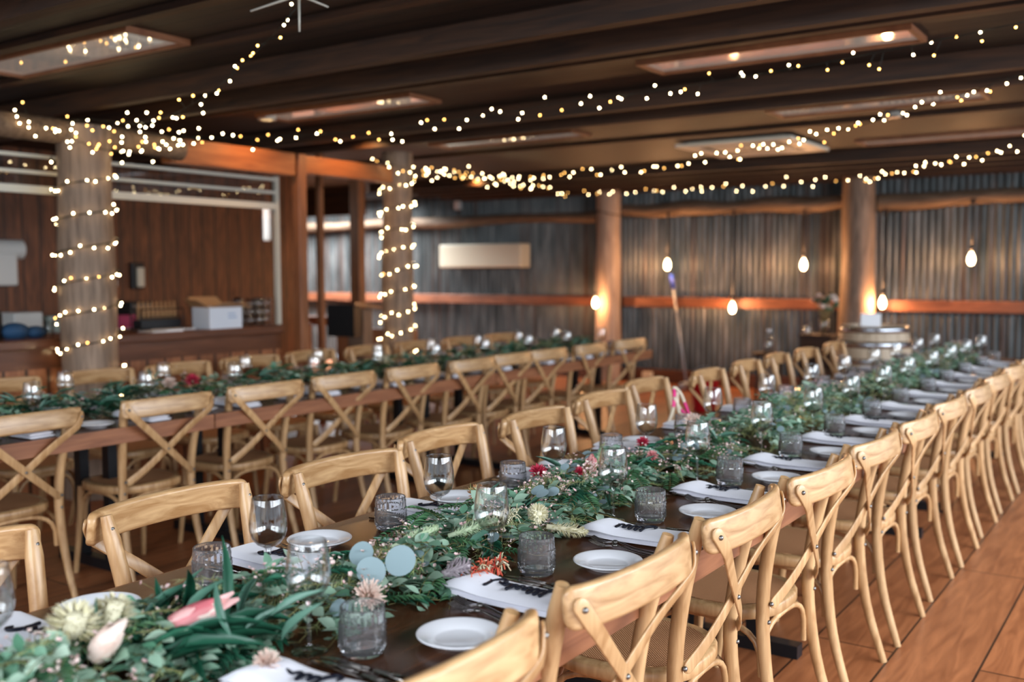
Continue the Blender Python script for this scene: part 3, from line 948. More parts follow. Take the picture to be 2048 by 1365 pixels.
MB().box(-0.26, 0.26, -0.26, 0.26, 0.76, 0.79).build('top', M['joist'], t, smooth=False)
MB().box(-0.24, 0.24, -0.235, -0.225, 0.46, 0.76).box(0.225, 0.235, -0.24, 0.24, 0.46, 0.76).box(-0.24, 0.24, -0.24, 0.24, 0.44, 0.46).build('side_boards', M['joist'], t, smooth=False)
t = thing('flower_vase', 'clear vase of pale flowers on the crate stand', 'vase', (-3.22, 10.56, 0.79))
MB().lathe([(1e-7, 0.003), (0.045, 0.0), (0.04, 0.1), (0.06, 0.2), (0.056, 0.2), (0.036, 0.1), (0.04, 0.008), (1e-7, 0.01)], 18).build('vase_body', M['glass'], t)
fl, lf, st = MB(), MB(), MB()
for i in range(22):
    an, rr = random.uniform(0, 2 * PI), random.uniform(0.02, 0.17)
    q = (rr * math.cos(an), rr * math.sin(an), random.uniform(0.27, 0.42))
    st.tube([(0, 0, 0.02), (q[0] * 0.4, q[1] * 0.4, 0.2), q], 0.002, 4)
    (fl if i % 2 else lf).ball(q, random.uniform(0.024, 0.04), 7, 5, (1.1, 1.1, 0.8))
fl.build('flowers', M['blush'], t)['kind'] = 'stuff'
lf.build('leaves', M['deep'], t)['kind'] = 'stuff'
st.build('stems', M['stem'], t)
t = thing('glass_jar', 'small glass jar beside the vase on the crate stand', 'jar', (-3.38, 10.50, 0.79))
MB().lathe([(1e-7, 0.003), (0.045, 0.0), (0.047, 0.07), (0.03, 0.1), (0.03, 0.12), (0.027, 0.12), (0.043, 0.068), (0.04, 0.008), (1e-7, 0.01)], 16).build('jar_body', M['glass'], t)
MB().lathe([(1e-7, 0.02), (0.025, 0.02), (0.025, 0.05), (1e-7, 0.05)], 12).build('candle', M['card'], t)

# ================================================================== TABLES
def trestle(name_label, x0, x1, y0, y1, cat='table', legs=True):
    cx = (x0 + x1) / 2
    L, W = y1 - y0, x1 - x0
    t = thing('trestle_table', name_label, cat, (cx, (y0 + y1) / 2, 0))
    MB().box(-W / 2, W / 2, -L / 2 + 0.002, L / 2 - 0.002, 0.722, 0.76).build('tabletop', M['table_top'], t, smooth=False, bevel=0.004)
    for s in (-1, 1):
        a = s * (W / 2 + 0.0015)
        MB().box(min(a, a - s * 0.03), max(a, a - s * 0.03), -L / 2 + 0.004, L / 2 - 0.004, 0.688, 0.7595).build('side_rail', M['apron'], t, smooth=False)
    for s in (-1, 1):
        yy = s * (L / 2 - 0.35)
        f = MB()
        for x in (-0.12, 0.12):
            f.box(x - 0.025, x + 0.025, yy - 0.025, yy + 0.025, 0.05, 0.69)
        f.box(-0.30, 0.30, yy - 0.03, yy + 0.03, 0.0, 0.05).box(-0.36, 0.36, yy - 0.03, yy + 0.03, 0.69, 0.722)
        f.build('leg_frame', M['steel'], t, smooth=False)
    return t
T1 = (-1.965, -1.0)
T2 = (-4.955, -4.0)
for (a, b), lb in zip(((0.55, 3.30), (3.30, 6.05), (6.05, 8.85)), ('nearest', 'middle', 'farthest')):
    trestle('%s dark-topped trestle of the long near table' % lb, *T1, a, b)
for (a, b), lb in zip(((0.80, 3.22), (3.22, 5.64), (5.64, 8.07)), ('leftmost', 'middle', 'far end')):
    trestle('%s dark-topped trestle of the long second table' % lb, *T2, a, b)

# ================================================================== CHAIRS
def make_chair(detail):
    t = empty('crossback_chair')
    t['category'] = 'chair'
    C, CR = M['chair'], M['crest']
    for s in (-1, 1):
        pts = smooth_path([(-0.280, 0.207 * s, 0.0), (-0.214, 0.197 * s, 0.22), (-0.186, 0.19 * s, 0.45), (-0.204, 0.198 * s, 0.65), (-0.257, 0.217 * s, 0.878)], 4)
        n = len(pts)
        rad = [0.0135 + 0.0065 * min(1, i / (n * 0.4)) for i in range(n)]
        rad[-1] = 0.0135
        MB().tube(pts, rad, 12).build('rear_leg', C, t, weld=True, auto=50)
        pts = smooth_path([(0.215, 0.19 * s, 0.0), (0.195, 0.18 * s, 0.2), (0.178, 0.17 * s, 0.43)], 4)
        MB().tube(pts, [0.0125 + 0.006 * i / len(pts) for i in range(len(pts))], 10).build('front_leg', C, t, weld=True, auto=50)
    # crest rail bowed backwards, its ends curling forward
    pts, scl = [], []
    N = 30
    for i in range(N + 1):
        u = math.sin((-1 + 2 * i / N) * PI / 2 * 0.96) / math.sin(PI / 2 * 0.96)
        y = 0.247 * math.sin(u * 1.2) / math.sin(1.2)
        x = -0.331 + 0.048 * abs(u) ** 2.0 + 0.007 * max(0.0, (abs(u) - 0.72) / 0.28) ** 2
        z = 0.842 + 0.006 * (1 - u * u)
        pts.append((x, y, z))
        e = 1 - max(0, abs(u) - 0.88) / 0.12
        e = math.sqrt(max(0.0, 1 - (1 - e) ** 2))
        scl.append((0.45 + 0.55 * e, 0.40 + 0.60 * e))
    MB().sweep(pts, rprof(0.024, 0.083, 0.0095, 4), (0.16, 0, 1), scl).build('top_rail', CR, t, weld=True, auto=60)
    # crossed back slats
    for s in (-1, 1):
        off = -0.0045 if s > 0 else 0.0045
        ctl = [(-0.302, 0.2430 * s, 0.862), (-0.307, 0.238 * s, 0.855), (-0.313, 0.231 * s, 0.842), (-0.321, 0.214 * s, 0.814), (-0.318, 0.190 * s, 0.792), (-0.292 + off, 0.105 * s, 0.722), (-0.268 + off, 0.0, 0.632), (-0.243 + off, -0.10 * s, 0.548), (-0.214, -0.172 * s, 0.494), (-0.209, -0.184 * s, 0.484)]
        ang = [32, 32, 30, 28, 25, 18, 3, -12, -25, -25]
        P = smooth_path(ctl, 4)
        A = smooth_path([(x, 0, 0) for x in ang], 4)
        N = [(-math.cos(math.radians(q[0])), s * math.sin(math.radians(q[0])), 0.05) for q in A]
        MB().strip(P, N, 0.033, 0.0068).build('back_slat', C, t, weld=True, auto=50)
    # seat rim and woven panel
    def outline(k, grow):
        out = []
        for i in range(k):
            a = 2 * PI * i / k
            ca, sa = math.cos(a), math.sin(a)
            e = 2 / 2.7
            x = 0.205 * math.copysign(abs(ca) ** e, ca)
            y = 0.212 * math.copysign(abs(sa) ** e, sa) * (1 + 0.06 * ca)
            L = math.hypot(x, y)
            out.append((0.008 + x * (L - grow) / L, y * (L - grow) / L))
        return out
    k = 36
    o0, i0 = outline(k, 0), outline(k, 0.036)
    o1 = outline(k, 0.006)
    rim = MB()
    rings = [[(x, y, 0.428) for x, y in i0], [(x, y, 0.425) for x, y in o1], [(x, y, 0.432) for x, y in o0], [(x, y, 0.455) for x, y in o0], [(x, y, 0.462) for x, y in o1], [(x, y, 0.462) for x, y in i0]]
    vs = [p for r in rings for p in r]
    fs = []
    for r in range(6):
        for j in range(k):
            fs.append((r * k + j, r * k + (j + 1) % k, ((r + 1) % 6) * k + (j + 1) % k, ((r + 1) % 6) * k + j))
    rim.add(vs, fs).build('seat_frame', C, t, weld=True, auto=50)
    wv = MB()
    vs = [(0.008, 0, 0.459)]
    for g, z in ((0.15, 0.459), (0.09, 0.4585), (0.034, 0.464)):
        vs += [(x, y, z) for x, y in outline(k, g)]
    fs = [(0, 1 + j, 1 + (j + 1) % k) for j in range(k)]
    for r in range(2):
        for j in range(k):
            fs.append((1 + r * k + j, 1 + (r + 1) * k + j, 1 + (r + 1) * k + (j + 1) % k, 1 + r * k + (j + 1) % k))
    wv.add(vs, fs).build('woven_seat', M['rattan'], t)
    # bentwood arches under the seat
    def arch(p, q, name='arch_brace'):
        pts = []
        for i in range(13):
            u = i / 12
            a = PI * u
            w = (1 - math.copysign(abs(math.cos(a)) ** 0.75, math.cos(a))) / 2
            z = p[2] + (0.418 - p[2]) * abs(math.sin(a)) ** 0.55
            pts.append((p[0] + (q[0] - p[0]) * w, p[1] + (q[1] - p[1]) * w, z))
        MB().tube(pts, 0.0095, 8).build(name, C, t, weld=True, auto=60)
    for s in (-1, 1):
        arch((-0.182, 0.188 * s, 0.27), (0.176, 0.165 * s, 0.25))
    arch((0.176, -0.155, 0.25), (0.176, 0.155, 0.25))
    arch((-0.180, -0.175, 0.27), (-0.180, 0.175, 0.27))
    if detail:
        for (x, y, z) in [(-0.3165, 0.232, 0.844), (-0.3165, -0.232, 0.844), (-0.277, 0.0, 0.632), (-0.214, 0.19, 0.495), (-0.214, -0.19, 0.495), (-0.207, 0.192, 0.44), (-0.207, -0.192, 0.44), (-0.2365, 0.2155, 0.848), (-0.2365, -0.2155, 0.848)]:
            MB().lathe([(1e-7, 0.005), (0.004, 0.0042), (0.0065, 0.001), (0.0065, -0.004)], 10, (x, y, z), (1, 0, 0.05) if x > -0.24 and z > 0.8 else (-1, 0.7 * (y > 0.2) - 0.7 * (y < -0.2), 0.1)).build('bolt', M['bolt'], t)
    return t
CD = Kind(make_chair(True))
CS = Kind(make_chair(False))
WOODS = 'cross-back oak chair, '
# near table, right hand side: they face -x, their backs to the camera side
right_y = [1.17, 1.78, 2.37, 2.96, 3.58, 4.18, 4.82, 5.44, 6.10, 6.76, 7.42, 8.1, 8.75]
for i, y in enumerate(right_y):
    (CD if i < 7 else CS).put(((-1.205 if i < 3 else -1.185) + random.uniform(-0.008, 0.008), y, 0), PI + random.uniform(-0.03, 0.03), WOODS + ORD[i] + ' from the camera on right of near table', 'chairs along the right side of the near table')
left = [(-1.90, 0.98, 0.02), (-1.89, 1.59, 0.03), (-1.87, 2.19, -0.02), (-1.97, 2.81, 0.05), (-1.95, 3.41, 0.03), (-2.02, 4.10, 0.03), (-2.12, 4.75, 0.05), (-2.05, 5.42, 0.1), (-2.08, 6.10, 0.1), (-2.10, 6.72, 0.1), (-2.08, 7.30, 0.08), (-2.10, 8.05, 0.08)]
for i, (x, y, r) in enumerate(left):
    (CD if i < 5 else CS).put((x, y + 0.03, 0), r, WOODS + ORD[i] + ' from the camera on left of near table', 'chairs along the left side of the near table')
t2n = [1.66, 2.24, 2.93, 3.56, 4.15, 4.74, 5.34, 5.84, 6.32, 6.95, 7.66]
for i, y in enumerate(t2n):
    (CD if i < 4 else CS).put((-4.27 + random.uniform(-0.02, 0.02), y, 0), PI + random.uniform(-0.05, 0.05), WOODS + ORD[i] + ' from the left on near side of second table', 'chairs along the near side of the second table')
t2l = [2.2, 2.85, 3.46, 4.04, 4.62, 5.22, 5.80, 6.40, 7.00, 7.62]
for i, y in enumerate(t2l):
    CS.put((-5.08 + random.uniform(-0.02, 0.02), y, 0), random.uniform(-0.05, 0.05), WOODS + ORD[i] + ' from the left on bar side of second table', 'chairs along the bar side of the second table')

# ================================================================== TABLEWARE
def make_glass(detail):
    t = empty('wine_glass')
    t['category'] = 'wine glass'
    n = 36 if detail else 20
    bowl = [(0.0065, 0.098), (0.014, 0.100), (0.026, 0.107), (0.036, 0.120), (0.0405, 0.136), (0.0415, 0.150), (0.040, 0.170), (0.037, 0.190), (0.0345, 0.208), (0.0338, 0.2095), (0.0333, 0.208), (0.0362, 0.187), (0.0385, 0.168), (0.0398, 0.150), (0.0388, 0.137), (0.0345, 0.122), (0.025, 0.110), (0.012, 0.1045), (1e-7, 0.104)]
    MB().lathe(bowl, n).build('bowl', M['glass'], t)
    st = [(1e-7, 0.0), (0.033, 0.0), (0.0335, 0.0012), (0.030, 0.0028), (0.018, 0.0045), (0.008, 0.009), (0.0045, 0.018), (0.0038, 0.045), (0.004, 0.080), (0.0055, 0.093), (0.011, 0.0995), (1e-7, 0.1035)]
    MB().lathe(st, n).build('stem_and_foot', M['glass_stem'], t, weld=True, auto=60)
    return t
GD = Kind(make_glass(True))

def make_tumbler():
    n, rows = 40, 9
    o, r = MB(), 0.041
    vs, fs = [], []
    prof = [(1e-7, 0.0), (0.033, 0.0), (0.039, 0.004), (r, 0.012)]
    rings = []
    zs = [0.012 + 0.048 * i / rows for i in range(rows + 1)]
    for j in range(n):
        a = 2 * PI * j / n
        col = [(p[0], p[1]) for p in prof]
        for i, z in enumerate(zs[1:]):
            bump = 0.0036 if (i + j) % 2 == 0 else -0.0008
            col.append((r + bump, z))
        fl = 0.0006 * (1 if j % 2 == 0 else -1)
        col += [(r + 0.0004 + fl, 0.064), (r + 0.0006 + fl, 0.078), (r + 0.0004, 0.084), (r, 0.090), (r - 0.0012, 0.0915), (r - 0.0025, 0.090), (r - 0.003, 0.05), (r - 0.004, 0.022), (0.030, 0.016), (1e-7, 0.015)]
        vs += [(c[0] * math.cos(a), c[0] * math.sin(a), c[1]) for c in col]
    k = len(col)
    for j in range(n):
        for i in range(k - 1):
            a, b = j * k + i, ((j + 1) % n) * k + i
            fs.append((a, b, b + 1, a + 1))
    ob = MB().add(vs, fs).build('cut_tumbler', M['cut_glass'], weld=True, auto=5)
    ob['category'] = 'tumbler'
    return ob
TU = Kind(make_tumbler())
pl = MB().lathe([(1e-7, 0.0055), (0.045, 0.006), (0.050, 0.0085), (0.056, 0.013), (0.078, 0.0185), (0.0815, 0.0195), (0.083, 0.0185), (0.0825, 0.0165), (0.075, 0.0125), (0.055, 0.005), (0.049, 0.003), (0.048, 0.0), (0.044, 0.0), (0.043, 0.003), (1e-7, 0.003)], 48)
po = pl.build('side_plate', M['ceramic'])
po['category'] = 'plate'
PL = Kind(po)

# folded napkin: local +x runs from the table edge to the middle of the table
def napkin_mesh():
    def strip(x0, x1, z0, z1, w, r, sag):
        n = 16
        cs = []
        for i in range(n + 1):
            u = i / n
            x = x0 + (x1 - x0) * u
            cs.append((x, u))
        vs, fs = [], []
        ny = 9
        for (x, u) in cs:
            endr = 1.0
            if u > 0.9: endr = math.sqrt(max(0.02, 1 - ((u - 0.9) / 0.1) ** 2))
            if u < 0.04: endr = 0.7
            puff = 1 + 0.9 * math.exp(-((u - 0.86) / 0.16) ** 2)
            hh = (z1 - z0) * puff
            for side in (0, 1):
                for j in range(ny):
                    v = j / (ny - 1) * 2 - 1
                    e = (1 - abs(v) ** 6) ** 0.5
                    zc = z0 + hh * 0.5
                    z = zc + (hh * 0.5 * endr * e if side else -hh * 0.5 * endr * e)
                    if not side: z = max(z0, z - sag)
                    vs.append((x + 0.012 * u * v, (w / 2) * v * (1 - 0.10 * u ** 3), max(z, z0)))
        st = 2 * ny
        for i in range(n):
            for j in range(ny - 1):
                a = i * st + j
                fs.append((a, a + 1, a + 1 + st, a + st))
                b = i * st + ny + j
                fs.append((b, b + st, b + st + 1, b + 1))
            a, b = i * st, i * st + ny
            fs.append((a, a + st, b + st, b))
            a, b = i * st + ny - 1, i * st + 2 * ny - 1
            fs.append((a, b, b + st, a + st))
        for i in (0, n):
            for j in range(ny - 1):
                a = i * st + j
                b = i * st + ny + j
                fs.append((a, b, b + 1, a + 1) if i == 0 else (a, a + 1, b + 1, b))
        return vs, fs
    m = MB()
    v, f = strip(-0.145, 0.155, 0.0, 0.011, 0.128, 0.01, 0)
    m.add(v, f)
    v, f = strip(-0.145, 0.140, 0.0112, 0.026, 0.118, 0.01, 0)
    v = [(x, y + 0.006 + 0.008 * max(0, x), z) for x, y, z in v]
    m.add(v, f)
    return m
no = napkin_mesh().build('folded_napkin', M['linen'], weld=True, auto=50)
no['category'] = 'napkin'
NA = Kind(no)

def cutlery(kind):
    t = empty(kind)
    t['category'] = kind
    if kind == 'dinner_fork':
        MB().sweep(smooth_path([(-0.10, 0, 0.004), (-0.03, 0, 0.005), (0.015, 0, 0.012), (0.03, 0, 0.012)], 5), oval(0.0055, 0.0022, 8), (0, 0, 1), [(1.25 - 0.9 * min(1, i / 14), 1) for i in range(16)]).build('handle', M['silver'], t)
        MB().ball((0.032, 0, 0.012), 0.0065, 10, 6, (1.4, 1.2, 0.7)).build('collar', M['bolt'], t)
        h = MB().sweep(smooth_path([(0.036, 0, 0.011), (0.048, 0, 0.008), (0.06, 0, 0.006)], 4), oval(0.0115, 0.0013, 8), (0, 0, 1), [(0.4 + 0.6 * min(1, i / 5), 1) for i in range(9)])
        for q in (-1.5, -0.5, 0.5, 1.5):
            h.sweep(smooth_path([(0.058, q * 0.0058, 0.006), (0.08, q * 0.0058, 0.0065), (0.106, q * 0.0056, 0.014)], 4), oval(0.0019, 0.0012, 6), (0, 0, 1))
        h.build('tines', M['silver'], t)
    elif kind == 'dinner_knife':
        MB().sweep([(-0.11, 0, 0.005), (-0.06, 0, 0.006), (-0.005, 0, 0.0055)], rprof(0.015, 0.009, 0.004), (0, 0, 1), [(1, 1), (1.05, 1), (0.75, 0.9)]).build('handle', M['silver'], t)
        MB().sweep([(-0.008, 0, 0.005), (0.03, 0, 0.005), (0.085, 0, 0.005), (0.115, 0.004, 0.005), (0.122, 0.006, 0.005)], rprof(0.018, 0.0016, 0.0007), (0, 0, 1), [(0.5, 1), (1, 1), (1.1, 1), (0.7, 1), (0.2, 0.6)]).build('blade', M['silver'], t)
    else:
        MB().sweep(smooth_path([(-0.09, 0, 0.004), (-0.03, 0, 0.006), (0.03, 0, 0.011)], 5), oval(0.005, 0.002, 8), (0, 0, 1), [(1.25 - 0.07 * i, 1) for i in range(11)]).build('handle', M['silver'], t)
        b = MB()
        vs, fs = [], []
        for i in range(7):
            for j in range(13):
                a = 2 * PI * j / 12
                rr = i / 6
                x, y = 0.030 * rr * math.cos(a), 0.0185 * rr * math.sin(a) * (1 - 0.18 * math.cos(a))
                vs.append((0.058 + x, y, 0.003 + 0.008 * rr * rr))
        for i in range(6):
            for j in range(12):
                a = i * 13 + j
                fs.append((a, a + 13, a + 14, a + 1))
        vs2 = [(x, y, z + 0.0012) for x, y, z in vs]
        b.add(vs, fs).add(vs2, [tuple(reversed(f)) for f in fs]).build('bowl', M['silver'], t)
    return t
FK, KN, SP = Kind(cutlery('dinner_fork')), Kind(cutlery('dinner_knife')), Kind(cutlery('dessert_spoon'))

def name_sign(words, seed):
    """script written with one flowing stroke per word, cut from black acrylic"""
    r = random.Random(seed)
    m = MB()
    x0 = -0.01 - 0.06 * (len(words) - 1)
    for w in words:
        pts = []
        n = w
        L = 0.0125 * n + 0.012
        K = n * 14
        tall = [r.choice((0.5, 0.6, 1.0, 1.5)) for _ in range(n)]
        tall[0] = 1.7
        pts += [(x0 - 0.024, -0.004), (x0 - 0.026, -0.012), (x0 - 0.014, -0.014), (x0 - 0.004, -0.006)]
        for i in range(K + 1):
            u = i / K
            a = u * n * 2 * PI
            c = math.sin(a)
            h = tall[min(n - 1, int(u * n))]
            pts.append((x0 + L * u + 0.0050 * math.cos(a) - 0.005, (0.009 * h * c if c > 0 else 0.0055 * c) + 0.002))
        pts.append((x0 + L + 0.016, 0.003 * r.choice((-1, 1))))
        P = smooth_path([(p[0] * 1.15, p[1] * 1.7, 0.0032) for p in pts], 3)
        m.tube(P, [0.0024 + 0.0013 * abs(math.sin(0.21 * i)) for i in range(len(P))], 6)
        x0 += L + 0.032
    return m
def put_name(i, side, loc, rz, words, label):
    o = name_sign(words, 10 * i + side).build('script_name', M['ink'])
    tag(o, label, 'name sign', 'black cut-out names on the napkins')
    o.location = loc
    o.rotation_euler = (0, 0.0, rz)
    return o

TZ = 0.7605
def place(x_edge, nx, y, side, i, where, full, sign=None, tidy=1.0):
    """one place setting. side=+1: the guest sits on the +x side and looks to -x; -1: the other way"""
    s = side
    R = random.Random(int(1000 * y) + s)
    wh = '%s place %s' % (ORD[i], where)
    rz = PI if s > 0 else 0
    jx, jy, ja = R.uniform(-0.008, 0.008) * tidy, R.uniform(-0.008, 0.008) * tidy, R.uniform(-0.05, 0.05) * tidy
    NA.put((nx + jx, y + jy, TZ), rz + ja + (0.05 if s > 0 else 0.0), 'white folded napkin, ' + wh, 'folded napkins ' + where)
    PL.put((x_edge - s * 0.122 + jx, y - s * (0.262 if s > 0 else 0.19) - jy, TZ), R.uniform(0, 3), 'white side plate, ' + wh, 'side plates ' + where)
    TU.put((x_edge - s * (0.24 if s > 0 else 0.185) - jx, y + s * 0.186 + jy, TZ), R.uniform(0, 3), 'cut-glass tumbler, ' + wh, 'tumblers ' + where)
    GD.put((x_edge - s * (0.325 if s > 0 else 0.30) + jx, y + s * 0.137 + jy, TZ), 0, 'empty wine glass, ' + wh, 'wine glasses ' + where)
    if full:
        FK.put((x_edge - s * 0.165, y - s * 0.098, TZ), rz - 0.12, 'dinner fork, inner of the pair, ' + wh, 'forks ' + where)
        FK.put((x_edge - s * 0.150, y - s * 0.125, TZ), rz - 0.06, 'dinner fork, outer of the pair, ' + wh, 'forks ' + where)
        KN.put((x_edge - s * 0.165, y + s * 0.094, TZ), rz - 0.05, 'dinner knife, inner of the pair, ' + wh, 'knives ' + where)
        KN.put((x_edge - s * 0.160, y + s * 0.120, TZ), rz + 0.0, 'dinner knife, outer of the pair, ' + wh, 'knives ' + where)
        SP.put((x_edge - s * 0.325, y - s * 0.035, TZ), -s * PI / 2 + 0.05, 'dessert spoon, ' + wh, 'spoons ' + where)
    if sign:
        put_name(i, s, (nx + jx, y + jy + 0.005, TZ + 0.0275), rz + ja + 0.08, sign, 'black script name on the napkin, ' + wh)

for i in range(13):
    y = 1.14 + 0.583 * i
    place(-1.0, -1.175, y, 1, i, 'on right of near table', i < 5, ([3], [6, 4], [5], [4], [4], [3], [4])[i] if i < 7 else None)
ly = [0.99, 1.61, 2.20, 2.80, 3.44, 4.08, 4.74, 5.38, 6.0, 6.62, 7.24, 7.86, 8.45]
for i, y in enumerate(ly):
    place(-1.965, -1.795, y, -1, i, 'on left of near table', i < 4, ([4], [4], [5], [4])[i] if i < 4 else None)
for i in range(11):
    place(-4.0, -4.175, 1.75 + 0.583 * i, 1, i, 'on near side of second table', False)
for i in range(11):
    place(-4.955, -4.78, 1.80 + 0.583 * i, -1, i, 'on bar side of second table', False)

# ================================================================== GREENERY
class Leaves:
    """many leaves gathered into one mesh, built from a template (along +y, normal +z)"""
    def __init__(s, tv, tf):
        s.tv, s.tf = np.array(tv, float), tf
        s.T = []
    def put(s, p, d, nrm, L, W):
        d = np.array(d, float); d /= np.linalg.norm(d) + 1e-9
        n = np.array(nrm, float)
        x = np.cross(d, n); x /= np.linalg.norm(x) + 1e-9
        n = np.cross(x, d)
        s.T.append((np.array(p, float), x * W, d * L, n * L))
    def build(s, name, mat, parent, zmin=None):
        N = len(s.T)
        if not N: return None
        P = np.array([t[0] for t in s.T]); X = np.array([t[1] for t in s.T]); Y = np.array([t[2] for t in s.T]); Z = np.array([t[3] for t in s.T])
        V = P[:, None, :] + s.tv[None, :, 0:1] * X[:, None, :] + s.tv[None, :, 1:2] * Y[:, None, :] + s.tv[None, :, 2:3] * Z[:, None, :]
        V = V.reshape(-1, 3)
        if zmin is not None:
            V[:, 2] = np.maximum(V[:, 2], zmin + 0.001 * np.random.RandomState(1).rand(len(V)))
        k = len(s.tv)
        fs = [tuple(i + k * q for i in f) for q in range(N) for f in s.tf]
        me = bpy.data.meshes.new(name)
        me.from_pydata(V.tolist(), [], fs)
        me.materials.append(mat)
        me.polygons.foreach_set('use_smooth', [True] * len(me.polygons))
        me.update()
        o = bpy.data.objects.new(name, me)
        COL.objects.link(o)
        o.parent = parent
        return o

def leaf_template(widths, droop=0.15, fold=0.12):
    n = len(widths) - 1
    vs, fs = [], []
    for i, w in enumerate(widths):
        t = i / n
        z = -droop * t * t
        vs += [(-w / 2, t, z + fold * w), (0, t, z), (w / 2, t, z + fold * w)]
    for i in range(n):
        a = 3 * i
        fs += [(a, a + 1, a + 4, a + 3), (a + 1, a + 2, a + 5, a + 4)]
    return vs, fs
OVAL = leaf_template([0.02, 0.62, 0.96, 1.0, 0.80, 0.42, 0.02], 0.12, 0.06)
def round_template(n=10):
    vs, fs = [], []
    for i in range(n + 1):
        t = 0.5 - 0.5 * math.cos(PI * i / n)
        w = 1.08 * 2 * math.sqrt(max(1e-4, t * (1 - t)))
        for k in (-0.5, -0.25, 0, 0.25, 0.5):
            vs.append((w * k, t - (0.05 * (1 - abs(k) * 2) if i == 0 else 0), 0.10 * (w * k) ** 2 - 0.06 * t * t))
    for i in range(n):
        for k in range(4):
            a = 5 * i + k
            fs.append((a, a + 1, a + 6, a + 5))
    return vs, fs
ROUND = round_template()
LANCE = leaf_template([0.15, 0.85, 1.0, 0.7, 0.02], 0.18, 0.15)
LONG = leaf_template([0.18, 0.7, 1.0, 0.95, 0.6, 0.02], 0.22, 0.12)
NEED = ([(-0.5, 0, 0), (0.5, 0, 0), (0, 1, -0.1)], [(0, 1, 2)])
PETAL = leaf_template([0.35, 0.8, 1.0, 0.75, 0.25], -0.25, 0.12)

def unit(v):
    v = np.array(v, float)
    return v / (np.linalg.norm(v) + 1e-9)

KEEP = []
for i in range(13):
    y = 1.14 + 0.583 * i
    KEEP += [(-1.325, y + 0.137, 0.042), (-1.24, y + 0.186, 0.048), (-1.122, y - 0.262, 0.09)]
for y in ly:
    KEEP += [(-1.665, y - 0.137, 0.036), (-1.78, y - 0.186, 0.045), (-1.843, y + 0.19, 0.088)]
def clear_spot(p, q):
    """greenery leaves room for the glasses and plates"""
    if p[0] < -3:
        return True
    for e in (p, q):
        if e[0] > -1.305 + 0.03 * math.sin(e[1] * 5.0) or e[0] < -1.76:
            return False
        for x, y, r in KEEP:
            if (e[0] - x) ** 2 + (e[1] - y) ** 2 < r * r:
                return False
    return True

